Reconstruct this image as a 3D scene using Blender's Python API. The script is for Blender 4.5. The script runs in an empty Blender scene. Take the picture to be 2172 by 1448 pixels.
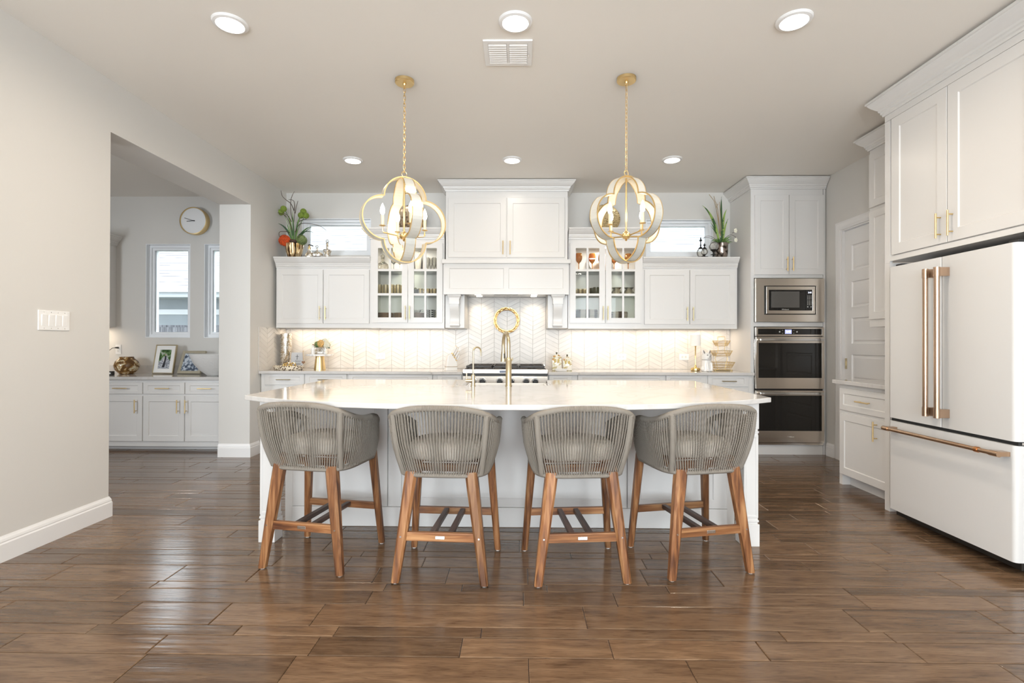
import bpy, bmesh, math, random
from math import sin, cos, pi, radians, sqrt, atan2
from mathutils import Vector, Matrix
random.seed(7)
SC = bpy.context.scene
COL = SC.collection

# ------------------------------------------------------------------ camera
CAM_H = 1.2088
F_PX, YAW, PITCH, ROLL = 1075.9, .0139, .0038, .0029
cam = bpy.data.cameras.new('camera')
cam.sensor_width = 36.0
cam.lens = 36.0 * F_PX / 2172.0
cam.clip_start = .05
camo = bpy.data.objects.new('camera', cam)
COL.objects.link(camo)
_fw = Vector((-sin(YAW) * cos(PITCH), cos(YAW) * cos(PITCH), sin(PITCH)))
_rt = _fw.cross(Vector((0, 0, 1))).normalized()
_up = _rt.cross(_fw)
_r2 = _rt * cos(ROLL) + _up * sin(ROLL)
_u2 = _up * cos(ROLL) - _rt * sin(ROLL)
camo.matrix_world = Matrix(((_r2.x, _u2.x, -_fw.x, 0), (_r2.y, _u2.y, -_fw.y, 0), (_r2.z, _u2.z, -_fw.z, CAM_H), (0, 0, 0, 1)))
SC.camera = camo

# ------------------------------------------------------------------ view, world, daylight
SC.view_settings.view_transform = 'Standard'
SC.view_settings.look = 'None'
SC.view_settings.exposure = 0.66
SC.view_settings.gamma = 1.0
SC.view_settings.use_curve_mapping = False
try:
    SC.cycles.use_denoising = True
    SC.cycles.max_bounces = 10
    SC.cycles.diffuse_bounces = 5
    SC.cycles.glossy_bounces = 5
    SC.cycles.transmission_bounces = 8
    SC.cycles.transparent_max_bounces = 16
    SC.cycles.sample_clamp_indirect = 6.0
    SC.cycles.caustics_reflective = False
    SC.cycles.caustics_refractive = False
except Exception:
    pass
W = bpy.data.worlds.new('sky')
W.use_nodes = True
W.node_tree.nodes['Background'].inputs[0].default_value = (.84, .92, 1.0, 1)
W.node_tree.nodes['Background'].inputs[1].default_value = 4.0
SC.world = W

H = 3.034            # ceiling height
XL, XR = -2.844, 3.36   # left and right wall faces
YB = 6.146           # back wall face
YREAR = -3.6
YN = 6.28            # back wall of the side nook


def area_light(name, loc, target, sx, sy, power, color, shape='RECTANGLE', spread=180):
    d = bpy.data.lights.new(name, 'AREA')
    d.shape = shape
    d.size = sx
    if shape in ('RECTANGLE', 'ELLIPSE'):
        d.size_y = sy
    d.energy = power
    d.color = color
    d.spread = radians(spread)
    o = bpy.data.objects.new(name, d)
    COL.objects.link(o)
    o.location = loc
    v = Vector(target) - Vector(loc)
    o.rotation_euler = v.to_track_quat('-Z', 'Y').to_euler()
    return o


DAY = (.86, .93, 1.0)
WARM = (1.0, .81, .60)
# added area lamps for daylight through the unseen tall windows of the living room behind the camera
for _x in (-1.75, .25, 2.2):
    area_light('window_daylight', (_x, YREAR + .02, 1.55), (_x, 5, 4.2), 1.5, 2.2, 78, DAY)
area_light('window_daylight', (XL + .02, -1.6, 1.6), (3, .6, 1.9), 1.9, 2.1, 62, DAY)  # added fill lamp; the left wall has no opening here
# added daylight fill in the side room, no window seen there
area_light('window_daylight', (-6.42, .8, 1.6), (-3.8, 5.4, 1.2), 1.2, 1.8, 105, DAY)

# ------------------------------------------------------------------ helpers


class MB:
    """collects shapes into one mesh"""

    def __init__(self):
        self.bm = bmesh.new()

    def face(self, pts):
        vs = [self.bm.verts.new(p) for p in pts]
        try:
            return self.bm.faces.new(vs)
        except ValueError:
            return None

    def box(self, x0, x1, y0, y1, z0, z1, M=None, bev=0.0, seg=2):
        if x0 > x1: x0, x1 = x1, x0
        if y0 > y1: y0, y1 = y1, y0
        if z0 > z1: z0, z1 = z1, z0
        c = [(x0, y0, z0), (x1, y0, z0), (x1, y1, z0), (x0, y1, z0), (x0, y0, z1), (x1, y0, z1), (x1, y1, z1), (x0, y1, z1)]
        vs = [self.bm.verts.new(p) for p in c]
        fs = []
        for f in ((3, 2, 1, 0), (4, 5, 6, 7), (0, 1, 5, 4), (1, 2, 6, 5), (2, 3, 7, 6), (3, 0, 4, 7)):
            fs.append(self.bm.faces.new([vs[i] for i in f]))
        if bev > 0:
            es = list({e for f in fs for e in f.edges})
            r = bmesh.ops.bevel(self.bm, geom=es, offset=bev, segments=seg, profile=.5, affect='EDGES')
            vs = list({v for f in r['faces'] for v in f.verts} | {v for v in vs if v.is_valid})
        if M is not None:
            bmesh.ops.transform(self.bm, matrix=M, verts=[v for v in vs if v.is_valid])
        return vs

    def hull8(self, lo, hi):
        """box from 4 bottom points and 4 top points (same winding, counter-clockwise from above)"""
        vs = [self.bm.verts.new(p) for p in list(lo) + list(hi)]
        for f in ((3, 2, 1, 0), (4, 5, 6, 7), (0, 1, 5, 4), (1, 2, 6, 5), (2, 3, 7, 6), (3, 0, 4, 7)):
            self.bm.faces.new([vs[i] for i in f])

    def loft(self, rings, closed=True, cap=True):
        """rings: lists of points of the same length"""
        R = [[self.bm.verts.new(p) for p in r] for r in rings]
        n = len(R[0])
        for a, b in zip(R, R[1:]):
            for i in range(n if closed else n - 1):
                j = (i + 1) % n
                try:
                    self.bm.faces.new((a[i], a[j], b[j], b[i]))
                except ValueError:
                    pass
        if cap and closed:
            for r in (R[0][::-1], R[-1]):
                try:
                    self.bm.faces.new(r)
                except ValueError:
                    pass
        return R

    def lathe(self, prof, seg=24, c=(0, 0, 0), cap=True, sx=1.0, sy=1.0, mod=None):
        """prof: (radius, z) pairs from the bottom up"""
        rings = []
        for r, z in prof:
            ring = []
            for k in range(seg):
                a = 2 * pi * k / seg
                rr = max(r, 1e-4)
                if mod: rr = rr * mod(a, z)
                ring.append((c[0] + rr * cos(a) * sx, c[1] + rr * sin(a) * sy, c[2] + z))
            rings.append(ring)
        self.loft(rings, True, cap)

    def tube(self, pts, r, seg=8, cap=True, close=False):
        """sweep a circle along points; r a number or a list"""
        P = [Vector(p) for p in pts]
        n = len(P)
        rs = r if isinstance(r, (list, tuple)) else [r] * n
        rings = []
        up = None
        for i in range(n):
            if close:
                t = (P[(i + 1) % n] - P[i - 1]).normalized()
            else:
                t = (P[min(i + 1, n - 1)] - P[max(i - 1, 0)]).normalized()
            if up is None:
                up = Vector((0, 0, 1)) if abs(t.z) < .9 else Vector((0, 1, 0))
            b = t.cross(up)
            if b.length < 1e-6:
                b = t.cross(Vector((1, 0, 0)))
            b.normalize()
            up = b.cross(t).normalized()
            rings.append([tuple(P[i] + (b * cos(2 * pi * k / seg) + up * sin(2 * pi * k / seg)) * rs[i]) for k in range(seg)])
        if close:
            rings.append(rings[0])
        self.loft(rings, True, cap and not close)

    def cyl(self, p0, p1, r, seg=16, r1=None):
        self.tube([p0, p1], [r, r if r1 is None else r1], seg)

    def prism(self, pts2, a, b, axis='Z'):
        """extrude a 2-D polygon between a and b along an axis"""
        def m(p, t):
            return {'Z': (p[0], p[1], t), 'Y': (p[0], t, p[1]), 'X': (t, p[0], p[1])}[axis]
        self.loft([[m(p, a) for p in pts2], [m(p, b) for p in pts2]], True, True)

    def sphere(self, c, r, seg=16, rings=10, sz=1.0, sx=1.0, sy=1.0):
        prof = [(r * sin(pi * i / rings), -r * sz * cos(pi * i / rings)) for i in range(rings + 1)]
        self.lathe(prof, seg, c, True, sx, sy)

    def crown(self, path, prof):
        """path: plan points, outside on the right hand of travel; prof: (out, z)"""
        n = len(path)
        P = [Vector((p[0], p[1])) for p in path]
        offs = []
        for i in range(n):
            ds = []
            if i > 0: ds.append((P[i] - P[i - 1]).normalized())
            if i < n - 1: ds.append((P[i + 1] - P[i]).normalized())
            ns = [Vector((d.y, -d.x)) for d in ds]
            if len(ns) == 1:
                offs.append(ns[0])
            else:
                m = (ns[0] + ns[1]).normalized()
                offs.append(m / max(.2, m.dot(ns[0])))
        rings = [[(P[i].x + offs[i].x * o, P[i].y + offs[i].y * o, z) for o, z in prof] for i in range(n)]
        self.loft(rings, False, False)
        for r in (rings[0], rings[-1]):
            self.face(r)

    def shaker(self, x0, x1, z0, z1, y=0.0, t=.02, fr=.058, dep=.007, fz=None):
        """flat frame door facing -y with a recessed panel; y is the front plane"""
        fz = fz or fr
        yb = y + t
        g = .006
        o = [(x0, z0), (x1, z0), (x1, z1), (x0, z1)]
        i1 = [(x0 + fr, z0 + fz), (x1 - fr, z0 + fz), (x1 - fr, z1 - fz), (x0 + fr, z1 - fz)]
        i2 = [(x0 + fr + g, z0 + fz + g), (x1 - fr - g, z0 + fz + g), (x1 - fr - g, z1 - fz - g), (x0 + fr + g, z1 - fz - g)]
        e = .0018
        oe = [(x0 + e, z0 + e), (x1 - e, z0 + e), (x1 - e, z1 - e), (x0 + e, z1 - e)]
        L = [[(p[0], yb, p[1]) for p in o], [(p[0], y + e, p[1]) for p in o], [(p[0], y, p[1]) for p in oe],
             [(p[0], y, p[1]) for p in i1], [(p[0], y + dep, p[1]) for p in i2]]
        self.loft(L, True, True)

    def frame(self, x0, x1, z0, z1, w, y0, y1, wz=None):
        """picture-frame ring in the xz plane between y0 and y1"""
        wz = wz or w
        o = [(x0, z0), (x1, z0), (x1, z1), (x0, z1)]
        i = [(x0 + w, z0 + wz), (x1 - w, z0 + wz), (x1 - w, z1 - wz), (x0 + w, z1 - wz)]
        L = [[(p[0], y0, p[1]) for p in o], [(p[0], y1, p[1]) for p in o], [(p[0], y1, p[1]) for p in i], [(p[0], y0, p[1]) for p in i]]
        L.append(L[0])
        self.loft(L, True, False)

    def obj(self, name, mat, parent=None, smooth=False, bevel=0.0, angle=35, sub=0, origin=None, seg=2, solid=0.0):
        bm = self.bm
        bmesh.ops.remove_doubles(bm, verts=bm.verts, dist=2e-6)
        bmesh.ops.recalc_face_normals(bm, faces=bm.faces)
        if origin is not None:
            bmesh.ops.translate(bm, verts=bm.verts, vec=-Vector(origin))
        me = bpy.data.meshes.new(name)
        bm.to_mesh(me)
        bm.free()
        for m in (mat if isinstance(mat, (list, tuple)) else [mat]):
            me.materials.append(m)
        o = bpy.data.objects.new(name, me)
        COL.objects.link(o)
        if parent is not None:
            o.parent = parent
        if origin is not None:
            o.location = origin
        if smooth:
            for p in me.polygons: p.use_smooth = True
            try:
                me.set_sharp_from_angle(angle=radians(angle))
            except Exception:
                pass
        if solid:
            m = o.modifiers.new('solid', 'SOLIDIFY'); m.thickness = solid; m.offset = 0
        if bevel:
            m = o.modifiers.new('bevel', 'BEVEL'); m.width = bevel; m.segments = seg
            m.limit_method = 'ANGLE'; m.angle_limit = radians(40)
        if sub:
            m = o.modifiers.new('sub', 'SUBSURF'); m.levels = sub; m.render_levels = sub
        return o


def tag(o, label=None, cat=None, group=None, kind=None):
    if label: o['label'] = label
    if cat: o['category'] = cat
    if group: o['group'] = group
    if kind: o['kind'] = kind
    return o


def thing(name, label, cat, loc=(0, 0, 0), rz=0.0, group=None):
    o = bpy.data.objects.new(name, None)
    o.empty_display_size = .05
    COL.objects.link(o)
    o.location = loc
    o.rotation_euler = (0, 0, rz)
    return tag(o, label, cat, group)


def struct(mb, name, mat, **k):
    return tag(mb.obj(name, mat, **k), kind='structure')


def kids(o):
    return [c for c in bpy.data.objects if c.parent == o]


def dup(root, loc, rz=None, label=None, group=None, scale=None):
    """copy a thing with its parts and sub-parts"""
    r = root.copy()
    COL.objects.link(r)
    r.location = loc
    if rz is not None: r.rotation_euler = (0, 0, rz)
    if label: r['label'] = label
    if group: r['group'] = group
    if scale: r.scale = (scale,) * 3
    for ch in kids(root):
        c = ch.copy(); COL.objects.link(c); c.parent = r
        for g in kids(ch):
            d = g.copy(); COL.objects.link(d); d.parent = c
    return r


def text_mesh(txt, size, mat, name, parent, loc, rot=(pi / 2, 0, 0), ext=.0006, align='CENTER'):
    cu = bpy.data.curves.new(name, 'FONT')
    cu.body = txt; cu.size = size; cu.extrude = ext
    cu.align_x = align; cu.align_y = 'CENTER'
    t = bpy.data.objects.new(name + '_tmp', cu)
    COL.objects.link(t)
    dg = bpy.context.evaluated_depsgraph_get()
    me = bpy.data.meshes.new_from_object(t.evaluated_get(dg))
    bpy.data.objects.remove(t)
    me.name = name
    me.materials.clear(); me.materials.append(mat)
    o = bpy.data.objects.new(name, me)
    COL.objects.link(o)
    o.parent = parent
    o.location = loc
    o.rotation_euler = rot
    return o


# ------------------------------------------------------------------ materials
def new_mat(name):
    m = bpy.data.materials.new(name)
    m.use_nodes = True
    nt = m.node_tree
    b = nt.nodes['Principled BSDF']
    return m, nt, b


def N(nt, t, **k):
    n = nt.nodes.new(t)
    for a, v in k.items():
        if hasattr(n, a): setattr(n, a, v)
        else: n.inputs[a].default_value = v
    return n


def ramp(nt, stops):
    r = nt.nodes.new('ShaderNodeValToRGB')
    el = r.color_ramp.elements
    el[0].position, el[0].color = stops[0][0], tuple(stops[0][1]) + (1,)
    el[1].position, el[1].color = stops[-1][0], tuple(stops[-1][1]) + (1,)
    for p, c in stops[1:-1]:
        e = el.new(p); e.color = tuple(c) + (1,)
    return r


def plain(name, col, rough=.5, metal=0.0, bump=0.0, bscale=200, spec=None, coat=0.0, emit=None, estr=0.0, var=0.0, vscale=8.0, bdist=.001):
    m, nt, b = new_mat(name)
    b.inputs['Base Color'].default_value = tuple(col) + (1,)
    b.inputs['Roughness'].default_value = rough
    b.inputs['Metallic'].default_value = metal
    if spec is not None: b.inputs['Specular IOR Level'].default_value = spec
    if coat: b.inputs['Coat Weight'].default_value = coat; b.inputs['Coat Roughness'].default_value = .08
    if emit: b.inputs['Emission Color'].default_value = tuple(emit) + (1,); b.inputs['Emission Strength'].default_value = estr
    tc = N(nt, 'ShaderNodeTexCoord')
    if bump:
        n = N(nt, 'ShaderNodeTexNoise'); n.inputs['Scale'].default_value = bscale; n.inputs['Detail'].default_value = 3
        nt.links.new(tc.outputs['Object'], n.inputs['Vector'])
        bp = N(nt, 'ShaderNodeBump'); bp.inputs['Strength'].default_value = bump; bp.inputs['Distance'].default_value = bdist
        nt.links.new(n.outputs['Fac'], bp.inputs['Height']); nt.links.new(bp.outputs['Normal'], b.inputs['Normal'])
    if var:
        n = N(nt, 'ShaderNodeTexNoise'); n.inputs['Scale'].default_value = vscale; n.inputs['Detail'].default_value = 4
        nt.links.new(tc.outputs['Object'], n.inputs['Vector'])
        r = ramp(nt, [(.3, [c * (1 - var) for c in col]), (.7, [min(1, c * (1 + var)) for c in col])])
        nt.links.new(n.outputs['Fac'], r.inputs[0]); nt.links.new(r.outputs[0], b.inputs['Base Color'])
    return m


def two_tone(name, c1, c2, scale=30, rough=.4, metal=0.0, lo=.45, hi=.55, kind='noise', stretch=(1, 1, 1), bump=0.0, c3=None, dist=0.0):
    m, nt, b = new_mat(name)
    tc = N(nt, 'ShaderNodeTexCoord')
    mp = N(nt, 'ShaderNodeMapping'); mp.inputs['Scale'].default_value = stretch
    nt.links.new(tc.outputs['Object'], mp.inputs['Vector'])
    if kind == 'voronoi':
        n = N(nt, 'ShaderNodeTexVoronoi'); n.inputs['Scale'].default_value = scale; out = n.outputs['Distance']
    elif kind == 'wave':
        n = N(nt, 'ShaderNodeTexWave'); n.inputs['Scale'].default_value = scale; n.inputs['Distortion'].default_value = dist; out = n.outputs['Fac']
    else:
        n = N(nt, 'ShaderNodeTexNoise'); n.inputs['Scale'].default_value = scale; n.inputs['Detail'].default_value = 3
        n.inputs['Distortion'].default_value = dist; out = n.outputs['Fac']
    nt.links.new(mp.outputs[0], n.inputs['Vector'])
    st = [(lo, c1), (hi, c2)] if c3 is None else [(lo, c1), ((lo + hi) / 2, c3), (hi, c2)]
    r = ramp(nt, st)
    nt.links.new(out, r.inputs[0]); nt.links.new(r.outputs[0], b.inputs['Base Color'])
    b.inputs['Roughness'].default_value = rough; b.inputs['Metallic'].default_value = metal
    if bump:
        bp = N(nt, 'ShaderNodeBump'); bp.inputs['Strength'].default_value = bump; bp.inputs['Distance'].default_value = .003
        nt.links.new(out, bp.inputs['Height']); nt.links.new(bp.outputs['Normal'], b.inputs['Normal'])
    return m


def thin_glass(name, tint=(1, 1, 1), refl=1.0, rough=.0, body=0.0):
    """clear pane: transparent with a fresnel reflection"""
    m = bpy.data.materials.new(name); m.use_nodes = True
    nt = m.node_tree; nt.nodes.clear()
    out = N(nt, 'ShaderNodeOutputMaterial')
    tr = N(nt, 'ShaderNodeBsdfTransparent'); tr.inputs[0].default_value = tuple(tint) + (1,)
    gl = N(nt, 'ShaderNodeBsdfGlossy'); gl.inputs['Roughness'].default_value = rough; gl.inputs[0].default_value = (.9 * refl,) * 3 + (1,)
    fr = N(nt, 'ShaderNodeFresnel'); fr.inputs[0].default_value = 1.45
    mx = N(nt, 'ShaderNodeMixShader')
    nt.links.new(fr.outputs[0], mx.inputs[0]); nt.links.new(tr.outputs[0], mx.inputs[1]); nt.links.new(gl.outputs[0], mx.inputs[2])
    last = mx
    if body:
        df = N(nt, 'ShaderNodeBsdfDiffuse'); df.inputs[0].default_value = tuple(tint) + (1,)
        m2 = N(nt, 'ShaderNodeMixShader'); m2.inputs[0].default_value = body
        nt.links.new(mx.outputs[0], m2.inputs[1]); nt.links.new(df.outputs[0], m2.inputs[2]); last = m2
    nt.links.new(last.outputs[0], out.inputs[0])
    return m


def wood(name, axis, dark, mid, light, rough=.4):
    """straight-grained wood, grain running along the object axis; each piece its own tone"""
    m, nt, b = new_mat(name)
    tc = N(nt, 'ShaderNodeTexCoord'); oi = N(nt, 'ShaderNodeObjectInfo')
    mp = N(nt, 'ShaderNodeMapping')
    sc = {'X': (2.2, 34, 34), 'Y': (34, 2.2, 34), 'Z': (34, 34, 2.2)}[axis]
    mp.inputs['Scale'].default_value = sc
    add = N(nt, 'ShaderNodeVectorMath', operation='ADD')
    mul = N(nt, 'ShaderNodeMath', operation='MULTIPLY'); mul.inputs[1].default_value = 7.3
    nt.links.new(oi.outputs['Random'], mul.inputs[0])
    nt.links.new(tc.outputs['Object'], add.inputs[0]); nt.links.new(mul.outputs[0], add.inputs[1])
    nt.links.new(add.outputs[0], mp.inputs['Vector'])
    n = N(nt, 'ShaderNodeTexNoise'); n.inputs['Scale'].default_value = 1.3; n.inputs['Detail'].default_value = 5; n.inputs['Distortion'].default_value = .5
    nt.links.new(mp.outputs[0], n.inputs['Vector'])
    r = ramp(nt, [(.30, dark), (.5, mid), (.72, light)])
    nt.links.new(n.outputs['Fac'], r.inputs[0])
    hs = N(nt, 'ShaderNodeHueSaturation')
    mr = N(nt, 'ShaderNodeMapRange'); mr.inputs[3].default_value = .72; mr.inputs[4].default_value = 1.35
    nt.links.new(oi.outputs['Random'], mr.inputs[0]); nt.links.new(mr.outputs[0], hs.inputs['Value'])
    nt.links.new(r.outputs[0], hs.inputs['Color']); nt.links.new(hs.outputs[0], b.inputs['Base Color'])
    b.inputs['Roughness'].default_value = rough
    bp = N(nt, 'ShaderNodeBump'); bp.inputs['Strength'].default_value = .15; bp.inputs['Distance'].default_value = .001
    nt.links.new(n.outputs['Fac'], bp.inputs['Height']); nt.links.new(bp.outputs['Normal'], b.inputs['Normal'])
    return m


def brushed(name, col, axis='X', rough=.28):
    m, nt, b = new_mat(name)
    b.inputs['Base Color'].default_value = tuple(col) + (1,)
    b.inputs['Metallic'].default_value = 1
    tc = N(nt, 'ShaderNodeTexCoord'); mp = N(nt, 'ShaderNodeMapping')
    mp.inputs['Scale'].default_value = {'X': (3, 300, 300), 'Y': (300, 3, 300), 'Z': (300, 300, 3)}[axis]
    nt.links.new(tc.outputs['Object'], mp.inputs['Vector'])
    n = N(nt, 'ShaderNodeTexNoise'); n.inputs['Scale'].default_value = 1.0; n.inputs['Detail'].default_value = 2
    nt.links.new(mp.outputs[0], n.inputs['Vector'])
    mr = N(nt, 'ShaderNodeMapRange'); mr.inputs[3].default_value = rough * .75; mr.inputs[4].default_value = rough * 1.3
    nt.links.new(n.outputs['Fac'], mr.inputs[0]); nt.links.new(mr.outputs[0], b.inputs['Roughness'])
    return m


M = {}
M['wall'] = plain('greige wall paint', (.67, .65, .615), .6, bump=.16, bscale=230, bdist=.0012)
M['ceiling'] = plain('ceiling paint', (.86, .825, .77), .7, bump=.12, bscale=180)
M['trim'] = plain('white trim paint', (.82, .81, .80), .35)
M['cab'] = plain('white cabinet lacquer', (.73, .715, .695), .28, bump=.01, bscale=400)
M['cab_in'] = plain('cabinet interior', (.86, .83, .78), .5)  # paler than the lacquer, so the dark inside looks lit
M['vinyl'] = plain('white vinyl', (.84, .86, .88), .3)
M['pane'] = thin_glass('window pane', (.97, .985, .98))
M['clear'] = thin_glass('clear glass', (.99, .995, .985), .35)
M['crystal'] = thin_glass('cut glass', (.88, .85, .78), 1.3, .05, .08)
M['amber'] = thin_glass('amber glass', (.82, .47, .10), 1.1, .02, .22)
M['shelf_glass'] = thin_glass('shelf glass', (.86, .92, .89), 1.0)
M['gold'] = plain('satin brass', (.80, .60, .30), .30, 1.0)
M['gold_pol'] = plain('polished brass', (.85, .63, .28), .15, 1.0)
M['champagne'] = plain('champagne bronze', (.60, .51, .34), .30, 1.0)
M['bronze'] = brushed('brushed bronze', (.54, .38, .27), 'Z', .24)
M['bronze_y'] = brushed('brushed bronze bar', (.54, .37, .25), 'Y', .24)
M['steel'] = brushed('brushed steel', (.84, .77, .69), 'X', .20)
M['chrome'] = plain('polished chrome', (.8, .8, .8), .1, 1.0)
M['black_glass'] = plain('black appliance glass', (.012, .011, .010), .04, spec=.6)
M['black'] = plain('black enamel', (.015, .014, .013), .35)
M['iron'] = plain('cast iron', (.035, .028, .024), .45)
M['dark_metal'] = plain('dark iron finial', (.03, .028, .027), .4, .6)
M['fridge'] = plain('matte white fridge enamel', (.69, .68, .665), .42)
M['fridge_side'] = plain('grey fridge case', (.30, .30, .31), .5)
M['shadow_gap'] = plain('dark gasket', (.02, .02, .02), .7)
M['white'] = plain('white plastic', (.85, .84, .82), .35)
M['ceramic'] = plain('white ceramic', (.82, .80, .77), .18)
M['stone'] = plain('rough white stone', (.74, .73, .71), .7, bump=.8, bscale=45, bdist=.006)
M['rope'] = two_tone('taupe rope', (.20, .175, .145), (.41, .365, .31), 260, .85, kind='wave', lo=.2, hi=.8, bump=.5)
M['cushion'] = plain('oatmeal cushion fabric', (.82, .76, .67), .9, bump=.4, bscale=500)
AC = ((.060, .020, .009), (.215, .088, .033), (.41, .22, .10))
M['wood_z'] = wood('acacia upright', 'Z', *AC)
M['wood_x'] = wood('acacia rail', 'X', *AC)
M['wood_dark'] = wood('dark footrest slat', 'Y', (.035, .022, .018), (.075, .045, .035), (.13, .08, .06))
M['lens'] = plain('lit lamp lens', (1, 1, 1), .4, emit=(1, .95, .88), estr=7.0)
M['bulb'] = plain('lit candle bulb', (1, 1, 1), .3, emit=(1, .88, .70), estr=15.0)
M['hood_lens'] = plain('lit hood lamp', (1, 1, 1), .3, emit=(1, .90, .76), estr=3.0)
M['band_out'] = plain('silvery white band', (.62, .62, .58), .35, .35)
M['band_in'] = plain('cream band lining', (.80, .72, .58), .45)
M['candle'] = plain('cream candle sleeve', (.83, .72, .50), .5)


def quartz(name):
    m, nt, b = new_mat(name)
    tc = N(nt, 'ShaderNodeTexCoord')
    n = N(nt, 'ShaderNodeTexNoise'); n.inputs['Scale'].default_value = 1.7; n.inputs['Detail'].default_value = 7; n.inputs['Distortion'].default_value = 1.4
    nt.links.new(tc.outputs['Object'], n.inputs['Vector'])
    r = ramp(nt, [(.47, (.62, .60, .58)), (.5, (.48, .46, .44)), (.53, (.62, .60, .58))])
    nt.links.new(n.outputs['Fac'], r.inputs[0])
    mx = N(nt, 'ShaderNodeMix', data_type='RGBA'); mx.inputs[0].default_value = .35
    mx.inputs[6].default_value = (.62, .60, .58, 1)
    nt.links.new(r.outputs[0], mx.inputs[7]); nt.links.new(mx.outputs[2], b.inputs['Base Color'])
    b.inputs['Roughness'].default_value = .07
    b.inputs['Specular IOR Level'].default_value = .6
    return m


M['quartz'] = quartz('polished white quartz')


def tile_mat():
    m, nt, b = new_mat('glossy white tile')
    a = N(nt, 'ShaderNodeAttribute'); a.attribute_name = 'rnd'
    r = ramp(nt, [(0, (.68, .645, .60)), (1, (.74, .705, .66))])
    nt.links.new(a.outputs['Fac'], r.inputs[0]); nt.links.new(r.outputs[0], b.inputs['Base Color'])
    b.inputs['Roughness'].default_value = .22
    b.inputs['Specular IOR Level'].default_value = .35
    tc = N(nt, 'ShaderNodeTexCoord')
    n = N(nt, 'ShaderNodeTexNoise'); n.inputs['Scale'].default_value = 22
    nt.links.new(tc.outputs['Object'], n.inputs['Vector'])
    bp = N(nt, 'ShaderNodeBump'); bp.inputs['Strength'].default_value = .08; bp.inputs['Distance'].default_value = .004
    nt.links.new(n.outputs['Fac'], bp.inputs['Height']); nt.links.new(bp.outputs['Normal'], b.inputs['Normal'])
    return m


M['tile'] = tile_mat()
M['grout'] = plain('warm grey grout', (.50, .475, .45), .9)


def floor_mat():
    m, nt, b = new_mat('hand scraped hickory planks')
    tc = N(nt, 'ShaderNodeTexCoord'); a = N(nt, 'ShaderNodeAttribute'); a.attribute_name = 'rnd'
    mul = N(nt, 'ShaderNodeMath', operation='MULTIPLY'); mul.inputs[1].default_value = 37.0
    nt.links.new(a.outputs['Fac'], mul.inputs[0])
    add = N(nt, 'ShaderNodeVectorMath', operation='ADD')
    nt.links.new(tc.outputs['Object'], add.inputs[0]); nt.links.new(mul.outputs[0], add.inputs[1])
    mp = N(nt, 'ShaderNodeMapping'); mp.inputs['Scale'].default_value = (1.0, 6.5, 1.0)
    nt.links.new(add.outputs[0], mp.inputs['Vector'])
    # broad figure
    n1 = N(nt, 'ShaderNodeTexNoise'); n1.inputs['Scale'].default_value = 2.2; n1.inputs['Detail'].default_value = 6; n1.inputs['Distortion'].default_value = 1.6
    nt.links.new(mp.outputs[0], n1.inputs['Vector'])
    # fine pores
    mp2 = N(nt, 'ShaderNodeMapping'); mp2.inputs['Scale'].default_value = (9.0, 110.0, 1.0)
    nt.links.new(add.outputs[0], mp2.inputs['Vector'])
    n2 = N(nt, 'ShaderNodeTexNoise'); n2.inputs['Scale'].default_value = 1.4; n2.inputs['Detail'].default_value = 4; n2.inputs['Distortion'].default_value = 1.0
    nt.links.new(mp2.outputs[0], n2.inputs['Vector'])
    r1 = ramp(nt, [(.25, (.088, .051, .029)), (.5, (.150, .090, .051)), (.75, (.205, .130, .077))])
    nt.links.new(n1.outputs['Fac'], r1.inputs[0])
    r2 = ramp(nt, [(.36, (.22, .19, .17)), (.52, (1, 1, 1))])
    nt.links.new(n2.outputs['Fac'], r2.inputs[0])
    mx = N(nt, 'ShaderNodeMix', data_type='RGBA', blend_type='MULTIPLY'); mx.inputs[0].default_value = .36
    nt.links.new(r1.outputs[0], mx.inputs[6]); nt.links.new(r2.outputs[0], mx.inputs[7])
    hs = N(nt, 'ShaderNodeHueSaturation')
    mr = N(nt, 'ShaderNodeMapRange'); mr.inputs[3].default_value = .74; mr.inputs[4].default_value = 1.22
    nt.links.new(a.outputs['Fac'], mr.inputs[0]); nt.links.new(mr.outputs[0], hs.inputs['Value'])
    nt.links.new(mx.outputs[2], hs.inputs['Color']); nt.links.new(hs.outputs[0], b.inputs['Base Color'])
    b.inputs['Roughness'].default_value = .16
    b.inputs['Specular IOR Level'].default_value = .6
    # scraped hollows run along the board
    mp3 = N(nt, 'ShaderNodeMapping'); mp3.inputs['Scale'].default_value = (.55, 16.0, 1.0)
    nt.links.new(add.outputs[0], mp3.inputs['Vector'])
    n3 = N(nt, 'ShaderNodeTexNoise'); n3.inputs['Scale'].default_value = 1.6; n3.inputs['Detail'].default_value = 2
    nt.links.new(mp3.outputs[0], n3.inputs['Vector'])
    b1 = N(nt, 'ShaderNodeBump'); b1.inputs['Strength'].default_value = .28; b1.inputs['Distance'].default_value = .006
    nt.links.new(n3.outputs['Fac'], b1.inputs['Height'])
    b2 = N(nt, 'ShaderNodeBump'); b2.inputs['Strength'].default_value = .18; b2.inputs['Distance'].default_value = .0015
    nt.links.new(n2.outputs['Fac'], b2.inputs['Height']); nt.links.new(b1.outputs['Normal'], b2.inputs['Normal'])
    nt.links.new(b2.outputs['Normal'], b.inputs['Normal'])
    return m


M['floor'] = floor_mat()
M['floor_gap'] = plain('dark joint', (.015, .010, .008), .8)
# ================================================================== SETTING
JAMB = .332
Y1, Y2, ZO = 3.483, 5.325, 2.671      # cased opening in the left wall
NX = -6.45                            # far side of the side room


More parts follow.
